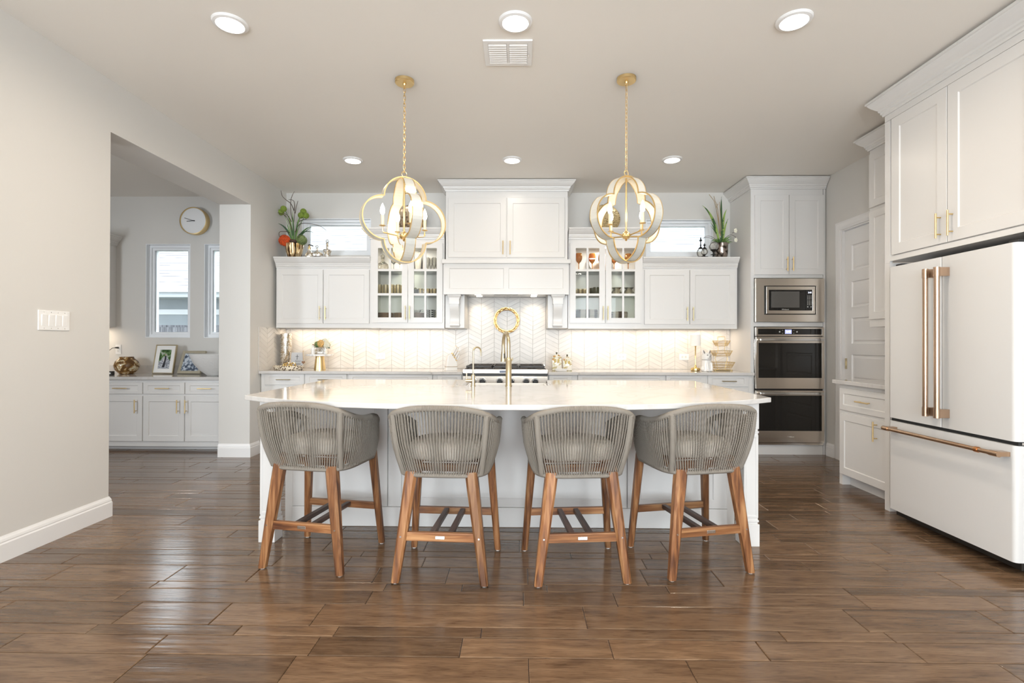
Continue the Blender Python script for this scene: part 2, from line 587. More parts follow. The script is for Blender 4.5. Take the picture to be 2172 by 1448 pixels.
def planks(x0, x1, y0, y1):
    mb = MB()
    bm = mb.bm
    lay = bm.faces.layers.float.new('rnd')
    rnd = random.Random(11)
    known = {(1956,): [-1.45, -.815, -.227, .368, .965, 1.558, 2.2], (2161,): [-1.75, -1.33, -.895, .295, 1.48], (2344,): [-1.9, -.71, .024, .459, 1.615]}
    widths = [.130, .075, .185]
    y = 1.956
    rows = []
    k = 0
    while y < y1:
        rows.append((y, y + widths[k % 3])); y += widths[k % 3]; k += 1
    y = 1.956; k = 2
    while y > y0:
        w = widths[k % 3]; rows.append((y - w, y)); y -= w; k -= 1
    for ya, yb in rows:
        key = (round(ya * 1000),)
        xs = None
        for kk, v in known.items():
            if abs(kk[0] - key[0]) <= 3: xs = list(v)
        if xs is None:
            xs = []
            x = x0 + rnd.uniform(0, .9)
            while x < x1:
                xs.append(x); x += rnd.choice([.42, .6, .62, .9, 1.2]) + rnd.uniform(-.05, .05)
        else:
            x = xs[0] - .6
            while x > x0: xs.insert(0, x); x -= rnd.choice([.45, .62, .9, 1.2])
            x = xs[-1] + .6
            while x < x1: xs.append(x); x += rnd.choice([.45, .62, .9, 1.2])
        xs = [x0] + [v for v in xs if x0 + .02 < v < x1 - .02] + [x1]
        for xa, xb in zip(xs, xs[1:]):
            g, c = .0010, .0036
            q = rnd.random()
            nf = len(bm.faces)
            bot = [(xa + g, ya + g, -.006), (xb - g, ya + g, -.006), (xb - g, yb - g, -.006), (xa + g, yb - g, -.006)]
            mid = [(p[0], p[1], -.0022) for p in bot]
            top = [(xa + g + c, ya + g + c, 0), (xb - g - c, ya + g + c, 0), (xb - g - c, yb - g - c, 0), (xa + g + c, yb - g - c, 0)]
            R = mb.loft([bot, mid, top], True, False)
            mb.bm.faces.new(R[-1])
            bm.faces.ensure_lookup_table()
            for i in range(nf, len(bm.faces)):
                bm.faces[i][lay] = q
    f = mb.face([(x0, y0, -.0055), (x1, y0, -.0055), (x1, y1, -.0055), (x0, y1, -.0055)])
    f.material_index = 1
    o = struct(mb, 'floor', [M['floor'], M['floor_gap']])
    return o


planks(NX - .1, XR + .12, YREAR - .1, YN + .05)

mb = MB()
mb.box(NX - .1, XR + .12, YREAR - .2, YN + .15, H, H + .1)
struct(mb, 'ceiling', M['ceiling'])


def wall_open_y(mb, x0, x1, y0, y1, z0, z1, holes):
    """wall in the xz plane with rectangular holes sorted by x: (hx0, hx1, hz0, hz1)"""
    x = x0
    for a, b, c, d in holes:
        mb.box(x, a, y0, y1, z0, z1)
        mb.box(a, b, y0, y1, z0, c)
        mb.box(a, b, y0, y1, d, z1)
        x = b
    mb.box(x, x1, y0, y1, z0, z1)


WK = [(-2.654, -1.806, 2.277, 2.726), (1.529, 2.339, 2.262, 2.711)]
mb = MB()
wall_open_y(mb, XL, XR + .12, YB, YB + .16, 0, H, WK)
struct(mb, 'wall_back', M['wall'])

mb = MB()
mb.box(XL - JAMB, XL, YREAR, Y1, 0, H)
mb.box(XL - JAMB, XL, Y1, Y2, ZO, H)
mb.box(XL - JAMB, XL, Y2, YB + .16, 0, H)
struct(mb, 'wall_left', M['wall'])

mb = MB()
mb.box(XR, XR + .12, YREAR, 4.53, 0, H)
mb.box(XR, XR + .12, 4.53, 5.34, 2.40, H)
mb.box(XR, XR + .12, 5.34, YB, 0, H)
struct(mb, 'wall_right', M['wall'])

WREAR = [(-2.5, -1.0, .45, 2.65), (-.5, 1.0, .45, 2.65), (1.45, 2.95, .45, 2.65)]
mb = MB()
wall_open_y(mb, NX - .1, XR + .12, YREAR - .14, YREAR, 0, H, WREAR)
struct(mb, 'wall_rear', M['wall'])

WN = [(-4.676, -4.110, 1.268, 2.441), (-3.938, -3.372, 1.268, 2.441)]
mb = MB()
wall_open_y(mb, NX - .1, XL - JAMB, YN, YN + .16, 0, H, WN)
struct(mb, 'wall_nook', M['wall'])

mb = MB()
mb.box(NX - .1, NX, YREAR, YN, 0, H)
struct(mb, 'wall_side', M['wall'])

# baseboards
BP = [(0, 0), (.016, 0), (.016, .098), (.012, .106), (.013, .112), (.010, .124), (.005, .134), (.003, .140), (0, .140)]
mb = MB(); mb.crown([(XL, YREAR), (XL, Y1), (XL - JAMB, Y1)], BP); struct(mb, 'baseboard_left', M['trim'])
mb = MB(); mb.crown([(XL - JAMB, Y2), (XL, Y2), (XL, 5.515)], BP); struct(mb, 'baseboard_column', M['trim'])
mb = MB(); mb.crown([(XR, 5.577), (XR, 5.45)], BP); struct(mb, 'baseboard_right', M['trim'])

# windows: outer frame, sash, glass
def window(name, x0, x1, z0, z1, y, deep=.10, head=.0):
    mb = MB()
    mb.frame(x0, x1, z0, z1, .010, y + .001, y + deep)                      # white drywall return
    mb.frame(x0 + .010, x1 - .010, z0 + .010, z1 - .010, .032, y + .045, y + deep)
    mb.frame(x0 + .042, x1 - .042, z0 + .042, z1 - .042, .030, y + .062, y + deep + .02)
    if head:
        mb.box(x0 + .012, x1 - .012, y + .030, y + deep, z1 - .012 - head, z1 - .012)
    o = struct(mb, name, M['vinyl'], bevel=.002)
    g = MB(); g.box(x0 + .07, x1 - .07, y + .088, y + .092, z0 + .07, z1 - .07)
    go = g.obj('window_pane', M['pane'], o)
    return o


window('window_1', *WK[0], YB, head=.028)
window('window_2', *WK[1], YB, head=.028)
window('window_3', *WN[0], YN, deep=.12)
window('window_4', *WN[1], YN, deep=.12)
for i, w in enumerate(WREAR):
    window('window_%d' % (5 + i), w[0], w[1], w[2], w[3], YREAR - .13, deep=.10)

for nm, xx, yy, w2, zz0, zz1, sgn in (('window_8', XL, -1.6, .98, .55, 2.65, 1), ('window_9', NX, .8, .64, .70, 2.50, 1)):  # unseen frames added on solid wall behind the fill lamps
    mb = MB(); mb.frame(-w2, w2, zz0, zz1, .05, -.018, 0)
    TT = Matrix.Translation((xx, yy, 0)) @ Matrix.Rotation(pi / 2, 4, 'Z')
    bmesh.ops.transform(mb.bm, matrix=TT, verts=mb.bm.verts)
    wo = struct(mb, nm, M['vinyl'])
    g = MB(); g.box(-w2 + .05, w2 - .05, -.004, -.001, zz0 + .05, zz1 - .05, M=TT); g.obj('window_pane', M['pane'], wo)

# pantry door and its casing
RZ = -pi / 2
MR = Matrix.Translation((XR, 5.34, 0)) @ Matrix.Rotation(RZ, 4, 'Z')   # local x runs towards the camera, local y into the wall
mb = MB()
CW = .085
cp = [(0, 0), (.012, .0), (.016, .02), (.012, .03), (.014, .07), (.010, CW), (0, CW)]


def casing(mb, x0, x1, z1):
    def ring(w, t):  # path offset outwards by w at thickness t
        return [(x0 - w, -t, 0), (x0 - w, -t, z1 + w), (x1 + w, -t, z1 + w), (x1 + w, -t, 0)]
    prof = [(0, 0), (0, .012), (.02, .016), (.03, .012), (.065, .015), (.08, .011), (CW, .010), (CW, 0)]
    rings = [ring(w, t) for w, t in prof]
    R = [[mb.bm.verts.new(MR @ Vector(p)) for p in r] for r in rings]
    for a, b in zip(R, R[1:]):
        for i in range(3):
            mb.bm.faces.new((a[i], a[i + 1], b[i + 1], b[i]))
    # jamb lining
    for xa, xb in ((x0 - .002, x0 + .014), (x1 - .014, x1 + .002)):
        mb.box(xa, xb, 0, .11, 0, z1, M=MR)
    mb.box(x0 + .014, x1 - .014, .0005, .11, z1 - .014, z1 + .002, M=MR)


casing(mb, 0, .81, 2.40)
struct(mb, 'trim_1', M['trim'])
d = MB()


def stack_panels(mb, x0, x1, z0, z1, y, t, cells, st, Mx=None):
    """slab with raised-and-recessed horizontal panels, one above the other"""
    T = Mx or Matrix.Identity(4)
    mb.box(x0, x0 + st, y, y + t, z0, z1, M=T)
    mb.box(x1 - st, x1, y, y + t, z0, z1, M=T)
    zs = [z0] + [v for c in cells for v in c] + [z1]
    for a, b in zip(zs[0::2], zs[1::2]):
        mb.box(x0 + st, x1 - st, y, y + t, a, b, M=T)
    for a, b in cells:
        def R(i, dy): return [T @ Vector(p) for p in ((x0 + st + i, y + dy, a + i), (x1 - st - i, y + dy, a + i), (x1 - st - i, y + dy, b - i), (x0 + st + i, y + dy, b - i))]
        rr = [R(0, 0), R(.008, .010), R(.022, .010), R(.036, .004)]
        L = mb.loft(rr, True, False)
        mb.bm.faces.new(L[-1])


cells = [(.10 + .372 * i, .10 + .372 * i + .262) for i in range(6)]
stack_panels(d, .016, .794, .008, 2.382, .030, .035, cells, .105, MR)
do = struct(d, 'door_1', M['trim'])
hb = MB()
hb.box(.022, .052, .024, .031, .955, 1.065, M=MR, bev=.002)
hb.box(.030, .044, .020, .026, .985, 1.035, M=MR, bev=.002)
hb.obj('door_handle', M['champagne'], do)

# glossy chevron tiles
def clip(poly, x0, x1, z0, z1):
    def cut(P, inside, inter):
        out = []
        for i in range(len(P)):
            a, b = P[i - 1], P[i]
            ia, ib = inside(a), inside(b)
            if ia != ib: out.append(inter(a, b))
            if ib: out.append(b)
        return out
    for ax, lim, s in ((0, x0, 1), (0, x1, -1), (1, z0, 1), (1, z1, -1)):
        if not poly: return []
        def ins(p): return s * (p[ax] - lim) >= -1e-9
        def itx(a, b):
            t = (lim - a[ax]) / (b[ax] - a[ax])
            return (a[0] + t * (b[0] - a[0]), a[1] + t * (b[1] - a[1]))
        poly = cut(poly, ins, itx)
    return poly


tm = MB()
lay = tm.bm.faces.layers.float.new('rnd')
CWD, PIT, SL, GAP = .1555, .0545, .506, .0026


def chevron(to3, x0, x1, z0, z1, xc, phase=0, seed=3):
    rn = random.Random(seed)
    k0 = int(math.floor((x0 - xc) / CWD)) - 1
    k1 = int(math.ceil((x1 - xc) / CWD)) + 1
    for k in range(k0, k1):
        xa, xb = xc + k * CWD, xc + (k + 1) * CWD
        rise = CWD * SL
        up = (k + phase) % 2 == 0            # even columns rise to the right: valley on the even boundary
        j = int((z0 - rise) / PIT) - 2
        while j * PIT < z1 + PIT:
            zb = j * PIT
            za_l, za_r = (zb, zb + rise) if up else (zb + rise, zb)
            g = GAP / 2; gv = GAP * .56
            P = [(xa + g, za_l + gv), (xb - g, za_r + gv), (xb - g, za_r + PIT - gv), (xa + g, za_l + PIT - gv)]
            P = clip(P, x0, x1, z0, z1)
            j += 1
            if len(P) < 3: continue
            area = abs(sum(P[i - 1][0] * P[i][1] - P[i][0] * P[i - 1][1] for i in range(len(P)))) / 2
            if area < 1e-5: continue
            cx = sum(p[0] for p in P) / len(P); cz = sum(p[1] for p in P) / len(P)
            def ins(d):
                return [(cx + (p[0] - cx) * (1 - d / max(.004, abs(p[0] - cx) + 1e-9) if abs(p[0] - cx) > .004 else 1), cz + (p[1] - cz) * (1 - d / max(.006, abs(p[1] - cz)))) for p in P]
            P2 = ins(.0012)
            n0 = len(tm.bm.faces)
            R = tm.loft([[to3(p[0], p[1], 0) for p in P], [to3(p[0], p[1], .0048) for p in P], [to3(p[0], p[1], .006) for p in P2]], True, False)
            try: tm.bm.faces.new(R[-1])
            except ValueError: pass
            tm.bm.faces.ensure_lookup_table()
            q = rn.random()
            for i in range(n0, len(tm.bm.faces)): tm.bm.faces[i][lay] = q


XC = -.145
SPT = 1.376
def back3(x, z, d): return (x, YB - .002 - d, z)
xs_l, xs_r = XC - 3 * CWD, XC + 3 * CWD
SPX = 2.534
chevron(back3, XL + .009, xs_l, .9015, SPT, XC)
chevron(back3, xs_l, xs_r, .9015, 1.765, XC)
chevron(back3, xs_r, SPX, .9015, SPT, XC)
def side3(x, z, d): return (XL + .002 + d, x, z)
chevron(side3, 5.50, YB - .008, .9015, 1.3805, YB, 1)
for q in ([(XL + .003, YB - .004, .9015), (SPX, YB - .004, .9015), (SPX, YB - .004, SPT), (XL + .003, YB - .004, SPT)],
          [(xs_l, YB - .004, SPT), (xs_r, YB - .004, SPT), (xs_r, YB - .004, 1.765), (xs_l, YB - .004, 1.765)],
          [(XL + .004, YB - .003, .9015), (XL + .004, 5.50, .9015), (XL + .004, 5.50, 1.3805), (XL + .004, YB - .003, 1.3805)]):
    f = tm.face(q); f.material_index = 1
    f[lay] = .5
# metal edge strip on the side return
tm.box(XL + .0015, XL + .009, 5.495, 5.500, .9015, 1.3805)
o = tm.obj('tile_backsplash', [M['tile'], M['grout']])
tag(o, 'glossy white chevron tile backsplash running the length of the range wall', 'backsplash')

# neighbouring house seen through the windows
M['shingle'] = None
m, nt, b = new_mat('pale roof shingles')
tc = N(nt, 'ShaderNodeTexCoord')
br = N(nt, 'ShaderNodeTexBrick'); br.inputs['Scale'].default_value = 1.0
br.inputs['Brick Width'].default_value = 60.0; br.inputs['Row Height'].default_value = .145
br.inputs['Mortar Size'].default_value = .016; br.inputs['Mortar Smooth'].default_value = .3
br.inputs['Color1'].default_value = (.29, .29, .295, 1); br.inputs['Color2'].default_value = (.25, .25, .255, 1); br.inputs['Mortar'].default_value = (.07, .07, .08, 1)
nt.links.new(tc.outputs['UV'], br.inputs['Vector'])
nz = N(nt, 'ShaderNodeTexNoise'); nz.inputs['Scale'].default_value = 1.6; nz.inputs['Detail'].default_value = 2
mpp = N(nt, 'ShaderNodeMapping'); mpp.inputs['Scale'].default_value = (1.0, 4.5, 1.0)
nt.links.new(tc.outputs['UV'], mpp.inputs['Vector']); nt.links.new(mpp.outputs[0], nz.inputs['Vector'])
rr = ramp(nt, [(.44, (.44, .44, .44)), (.52, (1, 1, 1))])
mxx = N(nt, 'ShaderNodeMix', data_type='RGBA')
nt.links.new(nz.outputs['Fac'], rr.inputs[0]); nt.links.new(rr.outputs[0], mxx.inputs[0])
mxx.inputs[6].default_value = (.27, .27, .275, 1); nt.links.new(br.outputs['Color'], mxx.inputs[7])
nt.links.new(mxx.outputs[2], b.inputs['Base Color']); b.inputs['Roughness'].default_value = .9
M['shingle'] = m
M['siding'] = plain('pale render', (.20, .22, .235), .8, var=.06, vscale=2)
M['fence'] = two_tone('weathered fence boards', (.05, .05, .058), (.12, .12, .13), 3, .8, stretch=(12, 1, .6))
M['lawn'] = plain('dry lawn', (.35, .36, .28), .95, var=.2, vscale=5)
hs = thing('neighbour_house', 'pale neighbouring house with shingled roof seen through the windows', 'house', (-1, 11.6, -.15))
b1 = MB(); b1.box(-11, 9, 0, 8, 0, 2.62)
b1.obj('house_wall', M['siding'], hs)
r = MB()
RY0, RZ0, RY1, RZ1 = -.6, 2.55, 4.2, 5.75
bm = r.bm
vs = [bm.verts.new(p) for p in ((-11.5, RY0, RZ0), (9.5, RY0, RZ0), (9.5, RY1, RZ1), (-11.5, RY1, RZ1))]
f = bm.faces.new(vs)
uv = bm.loops.layers.uv.new('UVMap')
sl = sqrt((RY1 - RY0) ** 2 + (RZ1 - RZ0) ** 2)
for lp, u in zip(f.loops, ((0, 0), (21, 0), (21, sl), (0, sl))): lp[uv].uv = u
vs2 = [bm.verts.new((v.co.x, v.co.y + .05, v.co.z - .12)) for v in vs]
bm.faces.new(vs2[::-1])
r2 = [bm.verts.new(p) for p in ((-11.5, 8.9, RZ0), (9.5, 8.9, RZ0))]
bm.faces.new((vs[3], vs[2], r2[1], r2[0]))
r.obj('roof', M['shingle'], hs)
e = MB(); e.box(-11.5, 9.5, RY0 - .03, RY0, RZ0 - .20, RZ0); e.box(-11.5, 9.5, RY0 - .12, RY0 - .03, RZ0 - .10, RZ0 - .01)
e.box(-11.5, 9.5, RY0, 0, RZ0 - .2, RZ0 - .18)
e.obj('eave', plain('eave paint', (.34, .36, .37), .6), hs)
bd = MB(); bd.box(-11, 9, -.03, 0, 2.0, 2.12); bd.obj('frieze_board', plain('frieze paint', (.46, .47, .48), .6), hs)

fn = thing('garden_fence', 'grey weathered board fence beyond the side room windows', 'fence', (-5, 9.6, -.2))
fb = MB()
for i in range(46): fb.box(-4 + i * .19, -4 + i * .19 + .175, 0, .02, 0, 1.74)
fb.obj('fence_board', M['fence'], fn)
fr = MB(); fr.box(-4, 4.8, -.05, 0, 1.60, 1.70); fr.box(-4, 4.8, -.05, 0, .4, .5)
fr.obj('fence_rail', M['fence'], fn)
gp = MB(); gp.box(-.04, .12, -.10, 0, 0, 1.70); gp.box(-.09, .17, -.12, .01, 1.58, 1.66)
gp.obj('fence_post', M['vinyl'], fn)
g = MB(); g.box(-20, 20, YN + .2, 30, -.4, -.2)
struct(g, 'ground', M['lawn'])
# ================================================================== CABINETS AND APPLIANCES
CROWN = [(0, 0), (.010, 0), (.012, .012), (.020, .018), (.020, .030), (.028, .036), (.030, .048), (.040, .056), (.058, .074), (.072, .092), (.076, .100), (.084, .103), (.084, .116), (0, .116)]


def crown_at(z, k=1.0, ko=1.0):
    return [(o * ko, z + dz * k) for o, dz in CROWN]


def pull(parent, x, z0, z1, y, mat, horiz=False, r=.0055, off=.032, x1=None):
    """bar pull on two posts; vertical between z0 and z1, or horizontal between x and x1 at z0"""
    mb = MB()
    if horiz:
        L = x1 - x
        mb.cyl((x, y - off, z0), (x1, y - off, z0), r, 12)
        for t in (.16, .84): mb.cyl((x + L * t, y, z0), (x + L * t, y - off, z0), r * .8, 10)
    else:
        L = z1 - z0
        mb.cyl((x, y - off, z0), (x, y - off, z1), r, 12)
        for t in (.16, .84): mb.cyl((x, y, z0 + L * t), (x, y - off, z0 + L * t), r * .8, 10)
    return mb.obj('handle', mat, parent, smooth=True)


def door(root, x0, x1, z0, z1, hx=None, hz=None, fr=.058, mat=None, hmat=None, fz=None, name='door', y=0.0):
    mb = MB(); mb.shaker(x0, x1, z0, z1, y, .02, fr, .007, fz)
    d = mb.obj(name, mat or M['cab'], root)
    if hx is not None:
        pull(d, hx, hz[0], hz[1], y, hmat or M['gold'])
    return d


def drawer(root, x0, x1, z0, z1, hl=None, fr=.045, fz=.03, mat=None, hmat=None, y=0.0):
    mb = MB(); mb.shaker(x0, x1, z0, z1, y, .02, fr, .006, fz)
    d = mb.obj('drawer', mat or M['cab'], root)
    if hl:
        c = (x0 + x1) / 2
        pull(d, c - hl / 2, (z0 + z1) / 2, None, y, hmat or M['gold'], True, x1=c + hl / 2)
    return d


YU, YG, YH, YT, YC = 5.80, 5.75, 5.67, 5.58, 5.496

# ---- solid-door wall cabinets
def upper(label, x0, x1, doors, light_w):
    r = thing('wall_cabinet', label, 'cabinet', (x0, YU, 1.382))
    w = x1 - x0; D = YB - YU - .002; z = lambda v: v - 1.382
    mb = MB()
    mb.box(0, w, .02, D, z(1.425), z(2.19))
    mb.box(0, w, .02, .045, z(1.382), z(1.425))
    mb.box(0, .018, .045, D, z(1.382), z(1.425)); mb.box(w - .018, w, .045, D, z(1.382), z(1.425))
    mb.obj('body', M['cab'], r)
    c = MB(); c.crown([(0, .018), (w, .018)], crown_at(z(2.074), 1.0, .92)); c.obj('crown_molding', M['cab'], r)
    n = len(doors)
    for i, (a, b) in enumerate(doors):
        hx = (b - .030 if i == 0 else a + .030) - x0
        door(r, a - x0, b - x0, z(1.432), z(2.050), hx, (z(1.472), z(1.628)))
    return r


upper('white two-door wall cabinet beside the left side wall, topped by a flower pot', -2.805, -1.702, [(-2.789, -2.258), (-2.250, -1.723)], 1)
upper('white two-door wall cabinet beside the oven tower, topped by a snake plant', 1.402, 2.485, [(1.430, 1.938), (1.946, 2.455)], 1)

# ---- wall cabinets with glass doors
def glass_cab(label, x0, x1, doors, left_open):
    r = thing('glass_front_cabinet', label, 'cabinet', (x0, YG, 1.378))
    w = x1 - x0; D = YB - YG - .002; z = lambda v: v - 1.378
    t = .018
    mb = MB()
    mb.box(0, t, .02, D, 0, z(2.50)); mb.box(w - t, w, .02, D, 0, z(2.50))
    mb.box(t, w - t, .02, D, z(2.335), z(2.50)); mb.box(t, w - t, .02, D, z(1.445), z(1.468))
    mb.box(t, w - t, D - .008, D, 0, z(2.34))
    mb.box(.05, w - .05, .0195, .0395, .001, z(1.466)); mb.box(.05, w - .05, .0195, .0395, z(2.325), z(2.393))
    mb.box(.001, .05, .0195, .0395, .001, z(2.393)); mb.box(w - .05, w - .001, .0195, .0395, .001, z(2.393))
    mb.obj('body', M['cab_in'] if False else M['cab'], r)
    ln = MB(); ln.box(t, w - t, D - .012, D - .008, z(1.468), z(2.335)); ln.box(t, t + .002, .04, D - .012, z(1.468), z(2.335)); ln.box(w - t - .002, w - t, .04, D - .012, z(1.468), z(2.335)); ln.box(t + .002, w - t - .002, .04, D - .012, z(1.466), z(1.470))
    ln.obj('lining', M['cab_in'], r)  # added thin lining whose pale colour brightens the shaded inside
    area_light('cabinet_puck_light', (x0 + w / 2, YG + .17, 2.33), (x0 + w / 2, YG + .18, 0), .06, .06, 2.4, (1, .93, .84), 'DISK', 175)  # added lamp to lighten the inside, no fixture there
    for zz in (1.762, 2.040):
        s = MB(); s.box(t + .002, w - t - .002, .05, D - .012, z(zz) - .004, z(zz) + .004); s.obj('shelf', M['shelf_glass'], r)
    c = MB()
    if left_open: c.crown([(0, D), (0, .018), (w, .018)], crown_at(z(2.394)))
    else: c.crown([(0, .018), (w, .018), (w, D)], crown_at(z(2.394)))
    c.obj('crown_molding', M['cab'], r)
    for i, (a, b) in enumerate(doors):
        a -= x0; b -= x0
        z0, z1 = z(1.442), z(2.348)
        d = MB()
        d.frame(a, b, z0, z1, .066, 0, .02, .058)
        ia, ib = a + .066, b - .066
        cx = (ia + ib) / 2
        d.box(cx - .011, cx + .011, .0036, .0174, z0 + .058, z1 - .058)
        for zz in (1.763, 2.040): d.box(ia, ib, .003, .018, z(zz) - .013, z(zz) + .013)
        do = d.obj('door', M['cab'], r)
        g = MB(); g.box(ia - .004, ib + .004, .012, .014, z0 + .054, z1 - .054); g.obj('glass_pane', M['clear'], do)
        hx = b - .022 if i == 0 else a + .022
        pull(do, hx, z(1.475), z(1.632), 0, M['gold'])
    return r


GL0, GL1, GR0, GR1 = -1.700, -.852, .557, 1.400
glass_cab('white glass-front wall cabinet left of the range hood', GL0, GL1, [(-1.676, -1.270), (-1.264, -.872)], True)
glass_cab('white glass-front wall cabinet with amber goblets, right of the range hood', GR0, GR1, [(.574, .972), (.978, 1.374)], False)

# ---- range hood
r = thing('range_hood', 'tall white cabinet range hood with corbels above the cooktop', 'range hood', (-.1425, YH, 1.385))
zz = lambda v: v - 1.385
hw = .6835
mb = MB()
mb.box(-hw, hw, .02, YB - YH - .002, zz(2.14), zz(3.01))
mb.obj('upper_body', M['cab'], r)
c = MB(); c.crown([(-hw, YB - YH - .003), (-hw, .018), (hw, .018), (hw, YB - YH - .003)], crown_at(zz(2.915), .95)); c.obj('crown_molding', M['cab'], r)
door(r, -.655, -.006, zz(2.172), zz(2.840), -.040, (zz(2.20), zz(2.352)), .062)
door(r, .006, .648, zz(2.172), zz(2.840), .040, (zz(2.20), zz(2.352)), .062)
b = MB()
b.box(-.720, .716, -.030, .072, zz(2.100), zz(2.146))
b.obj('mantel_shelf', M['cab'], r, bevel=.004)
b = MB()
stack = [(zz(1.757), zz(2.100))]
# mantel front with two recessed panels
L0, L1 = -.704, .696
z0, z1 = zz(1.757), zz(2.100)
b.box(L0, L1, 0, .012, z0, z0 + .062); b.box(L0, L1, 0, .012, z1 - .05, z1)
for a, e in ((L0, L0 + .062), (-.030, .022), (L1 - .062, L1)): b.box(a, e, 0, .012, z0 + .062, z1 - .05)
for a, e in ((L0 + .062, -.030), (.022, L1 - .062)):
    R = [[(a + i, y, z0 + .062 + i), (e - i, y, z0 + .062 + i), (e - i, y, z1 - .05 - i), (a + i, y, z1 - .05 - i)] for i, y in ((0, 0), (.007, .007))]
    LL = b.loft(R, True, False); b.bm.faces.new(LL[-1])
b.box(L0, L0 + .02, .012, .45, z0, z1); b.box(L1 - .02, L1, .012, .45, z0, z1)
b.box(L0 + .02, L1 - .02, .012, .03, z0, z1)
b.obj('mantel_front', M['cab'], r)
for s, (xa, xb) in ((-1, (-.704, -.4835)), (1, (.4695, .696))):
    p = MB()
    p.box(xa, xb, .13, YB - YH - .002, 0, z0 + .01)
    p.obj('side_panel', M['cab'], r, bevel=.002)
    cx = (xa + xb) / 2 - .004 * s
    k = MB()
    cw = .072
    k.box(cx - cw - .004, cx + cw + .004, .012, .13, z0 - .014, z0, bev=.003)
    k.crown([(cx - cw + .016, .13), (cx - cw + .016, .032), (cx + cw - .016, .032), (cx + cw - .016, .13)], [(0, z0 - .05), (.004, z0 - .05), (.006, z0 - .035), (.016, z0 - .014), (0, z0 - .014)])
    k.box(cx - .056, cx + .056, .026, .13, z0 - .105, z0 - .014)
    prof = [(.13, z0 - .105), (.040, z0 - .105), (.042, z0 - .14), (.052, z0 - .18), (.070, z0 - .22), (.080, z0 - .26), (.082, z0 - .30), (.076, z0 - .335), (.13, z0 - .335)]
    k.prism(prof, cx - .050, cx + .050, 'X')
    k.box(cx - .056, cx + .056, .066, .13, z0 - .345, z0 - .333)
    k.prism([(.13, z0 - .345), (.070, z0 - .345), (.085, z0 - .362), (.13, z0 - .362)], cx - .052, cx + .052, 'X')
    k.obj('corbel', M['cab'], r, smooth=True, angle=30)
ins = MB()
ins.box(-.4835, .4695, .03, YB - YH - .02, zz(1.768), zz(1.80))
io = ins.obj('hood_insert', M['steel'], r)
f = MB(); f.box(-.14, .13, .045, .12, zz(1.760), zz(1.769)); f.obj('control_strip', M['black'], io)
for x in (-.33, .315):
    for y in (.12, .34):
        l = MB(); l.lathe([(.036, 0), (.036, .006)], 20, (x, y, zz(1.762))); l.obj('hood_lamp', M['hood_lens'], io)
for x in (-.33, .315):
    area_light('hood_lamp_light', (-.1425 + x, YH + .34, 1.755), (-.1425 + x, YH + .36, 0),   .06, .06, .45, WARM, 'DISK', 120)

# ---- oven tower
TX0, TX1 = 2.539, 3.352
r = thing('oven_tower_cabinet', 'tall white tower cabinet holding the microwave and wall ovens', 'cabinet', (TX0, YT, 0))
w = TX1 - TX0; D = YB - YT - .002
mb = MB()
mb.box(0, .036, .02, D, 0, 3.0); mb.box(w - .022, w, .02, D, 0, 3.0)
mb.box(.036, w - .028, .02, D, 1.935, 3.0)
mb.box(.036, w - .028, .02, D, 1.402, 1.448)
mb.box(.036, w - .028, .02, D, 0, .108)
mb.box(.036, w - .028, D - .02, D, .1, 1.95)
mb.obj('body', M['cab'], r)
c = MB(); c.crown([(0, D), (0, .018), (w, .018)], crown_at(2.908)); c.obj('crown_molding', M['cab'], r)
door(r, .038, .408, 1.970, 2.841, .408 - .028, (2.005, 2.16), .060)
door(r, .413, .785, 1.970, 2.841, .413 + .028, (2.005, 2.16), .060)

r = thing('microwave', 'built-in microwave with steel trim frame above the wall ovens', 'microwave', (2.959, YT, 1.452))
z = lambda v: v - 1.452
x0, x1 = -.380, .366
mb = MB(); mb.frame(x0, x1, z(1.452), z(1.926), .092, -.012, .02, .080); mb.box(x0, x1, .02, .05, z(1.452), z(1.534)); mb.box(x0, x1, .02, .05, z(1.844), z(1.926))
mb.obj('trim_frame', M['steel'], r, bevel=.002)
g = MB(); g.box(-.277, .277, .012, .40, z(1.531), z(1.846)); g.obj('case', M['black'], r)
d = MB(); d.frame(-.262, .264, z(1.541), z(1.838), .026, -.010, .011, .036); d.box(-.262, .264, .002, .011, z(1.541), z(1.838))
do = d.obj('door_surround', M['steel'], r, bevel=.002)
g = MB(); g.box(-.240, .163, -.006, .003, z(1.572), z(1.803)); gd = g.obj('door', M['black_glass'], r)
g = MB(); g.box(-.208, .098, -.0075, -.0055, z(1.608), z(1.784)); g.obj('window', plain('microwave window screen', (.10, .095, .088), .10, spec=.8), gd)
M['print'] = plain('printed lettering', (.72, .72, .70), .5)
M['display'] = plain('lit display', (.02, .02, .05), .3, emit=(.78, .82, 1.0), estr=2.2)
text_mesh('Whirlpool', .018, M['print'], 'lettering', gd, (-.055, -.0066, z(1.588)))
g = MB(); g.box(.166, .246, -.006, .003, z(1.572), z(1.803)); cp = g.obj('control_panel', M['black_glass'], r)
k = MB()
for j in range(4):
    for i in range(3): k.box(.184 + i * .018, .192 + i * .018, -.007, -.0055, z(1.736 - j * .012) - .0022, z(1.736 - j * .012) + .0022)
for j in range(4):
    for i in range(3): k.box(.185 + i * .018, .190 + i * .018, -.007, -.0055, z(1.682 - j * .014) - .004, z(1.682 - j * .014) + .004)
for i in (0, 2): k.box(.182 + i * .018, .193 + i * .018, -.007, -.0055, z(1.612), z(1.622))
k.obj('keypad', M['print'], cp)
text_mesh('2:42', .022, M['display'], 'clock_digits', cp, (.210, -.0066, z(1.772)))

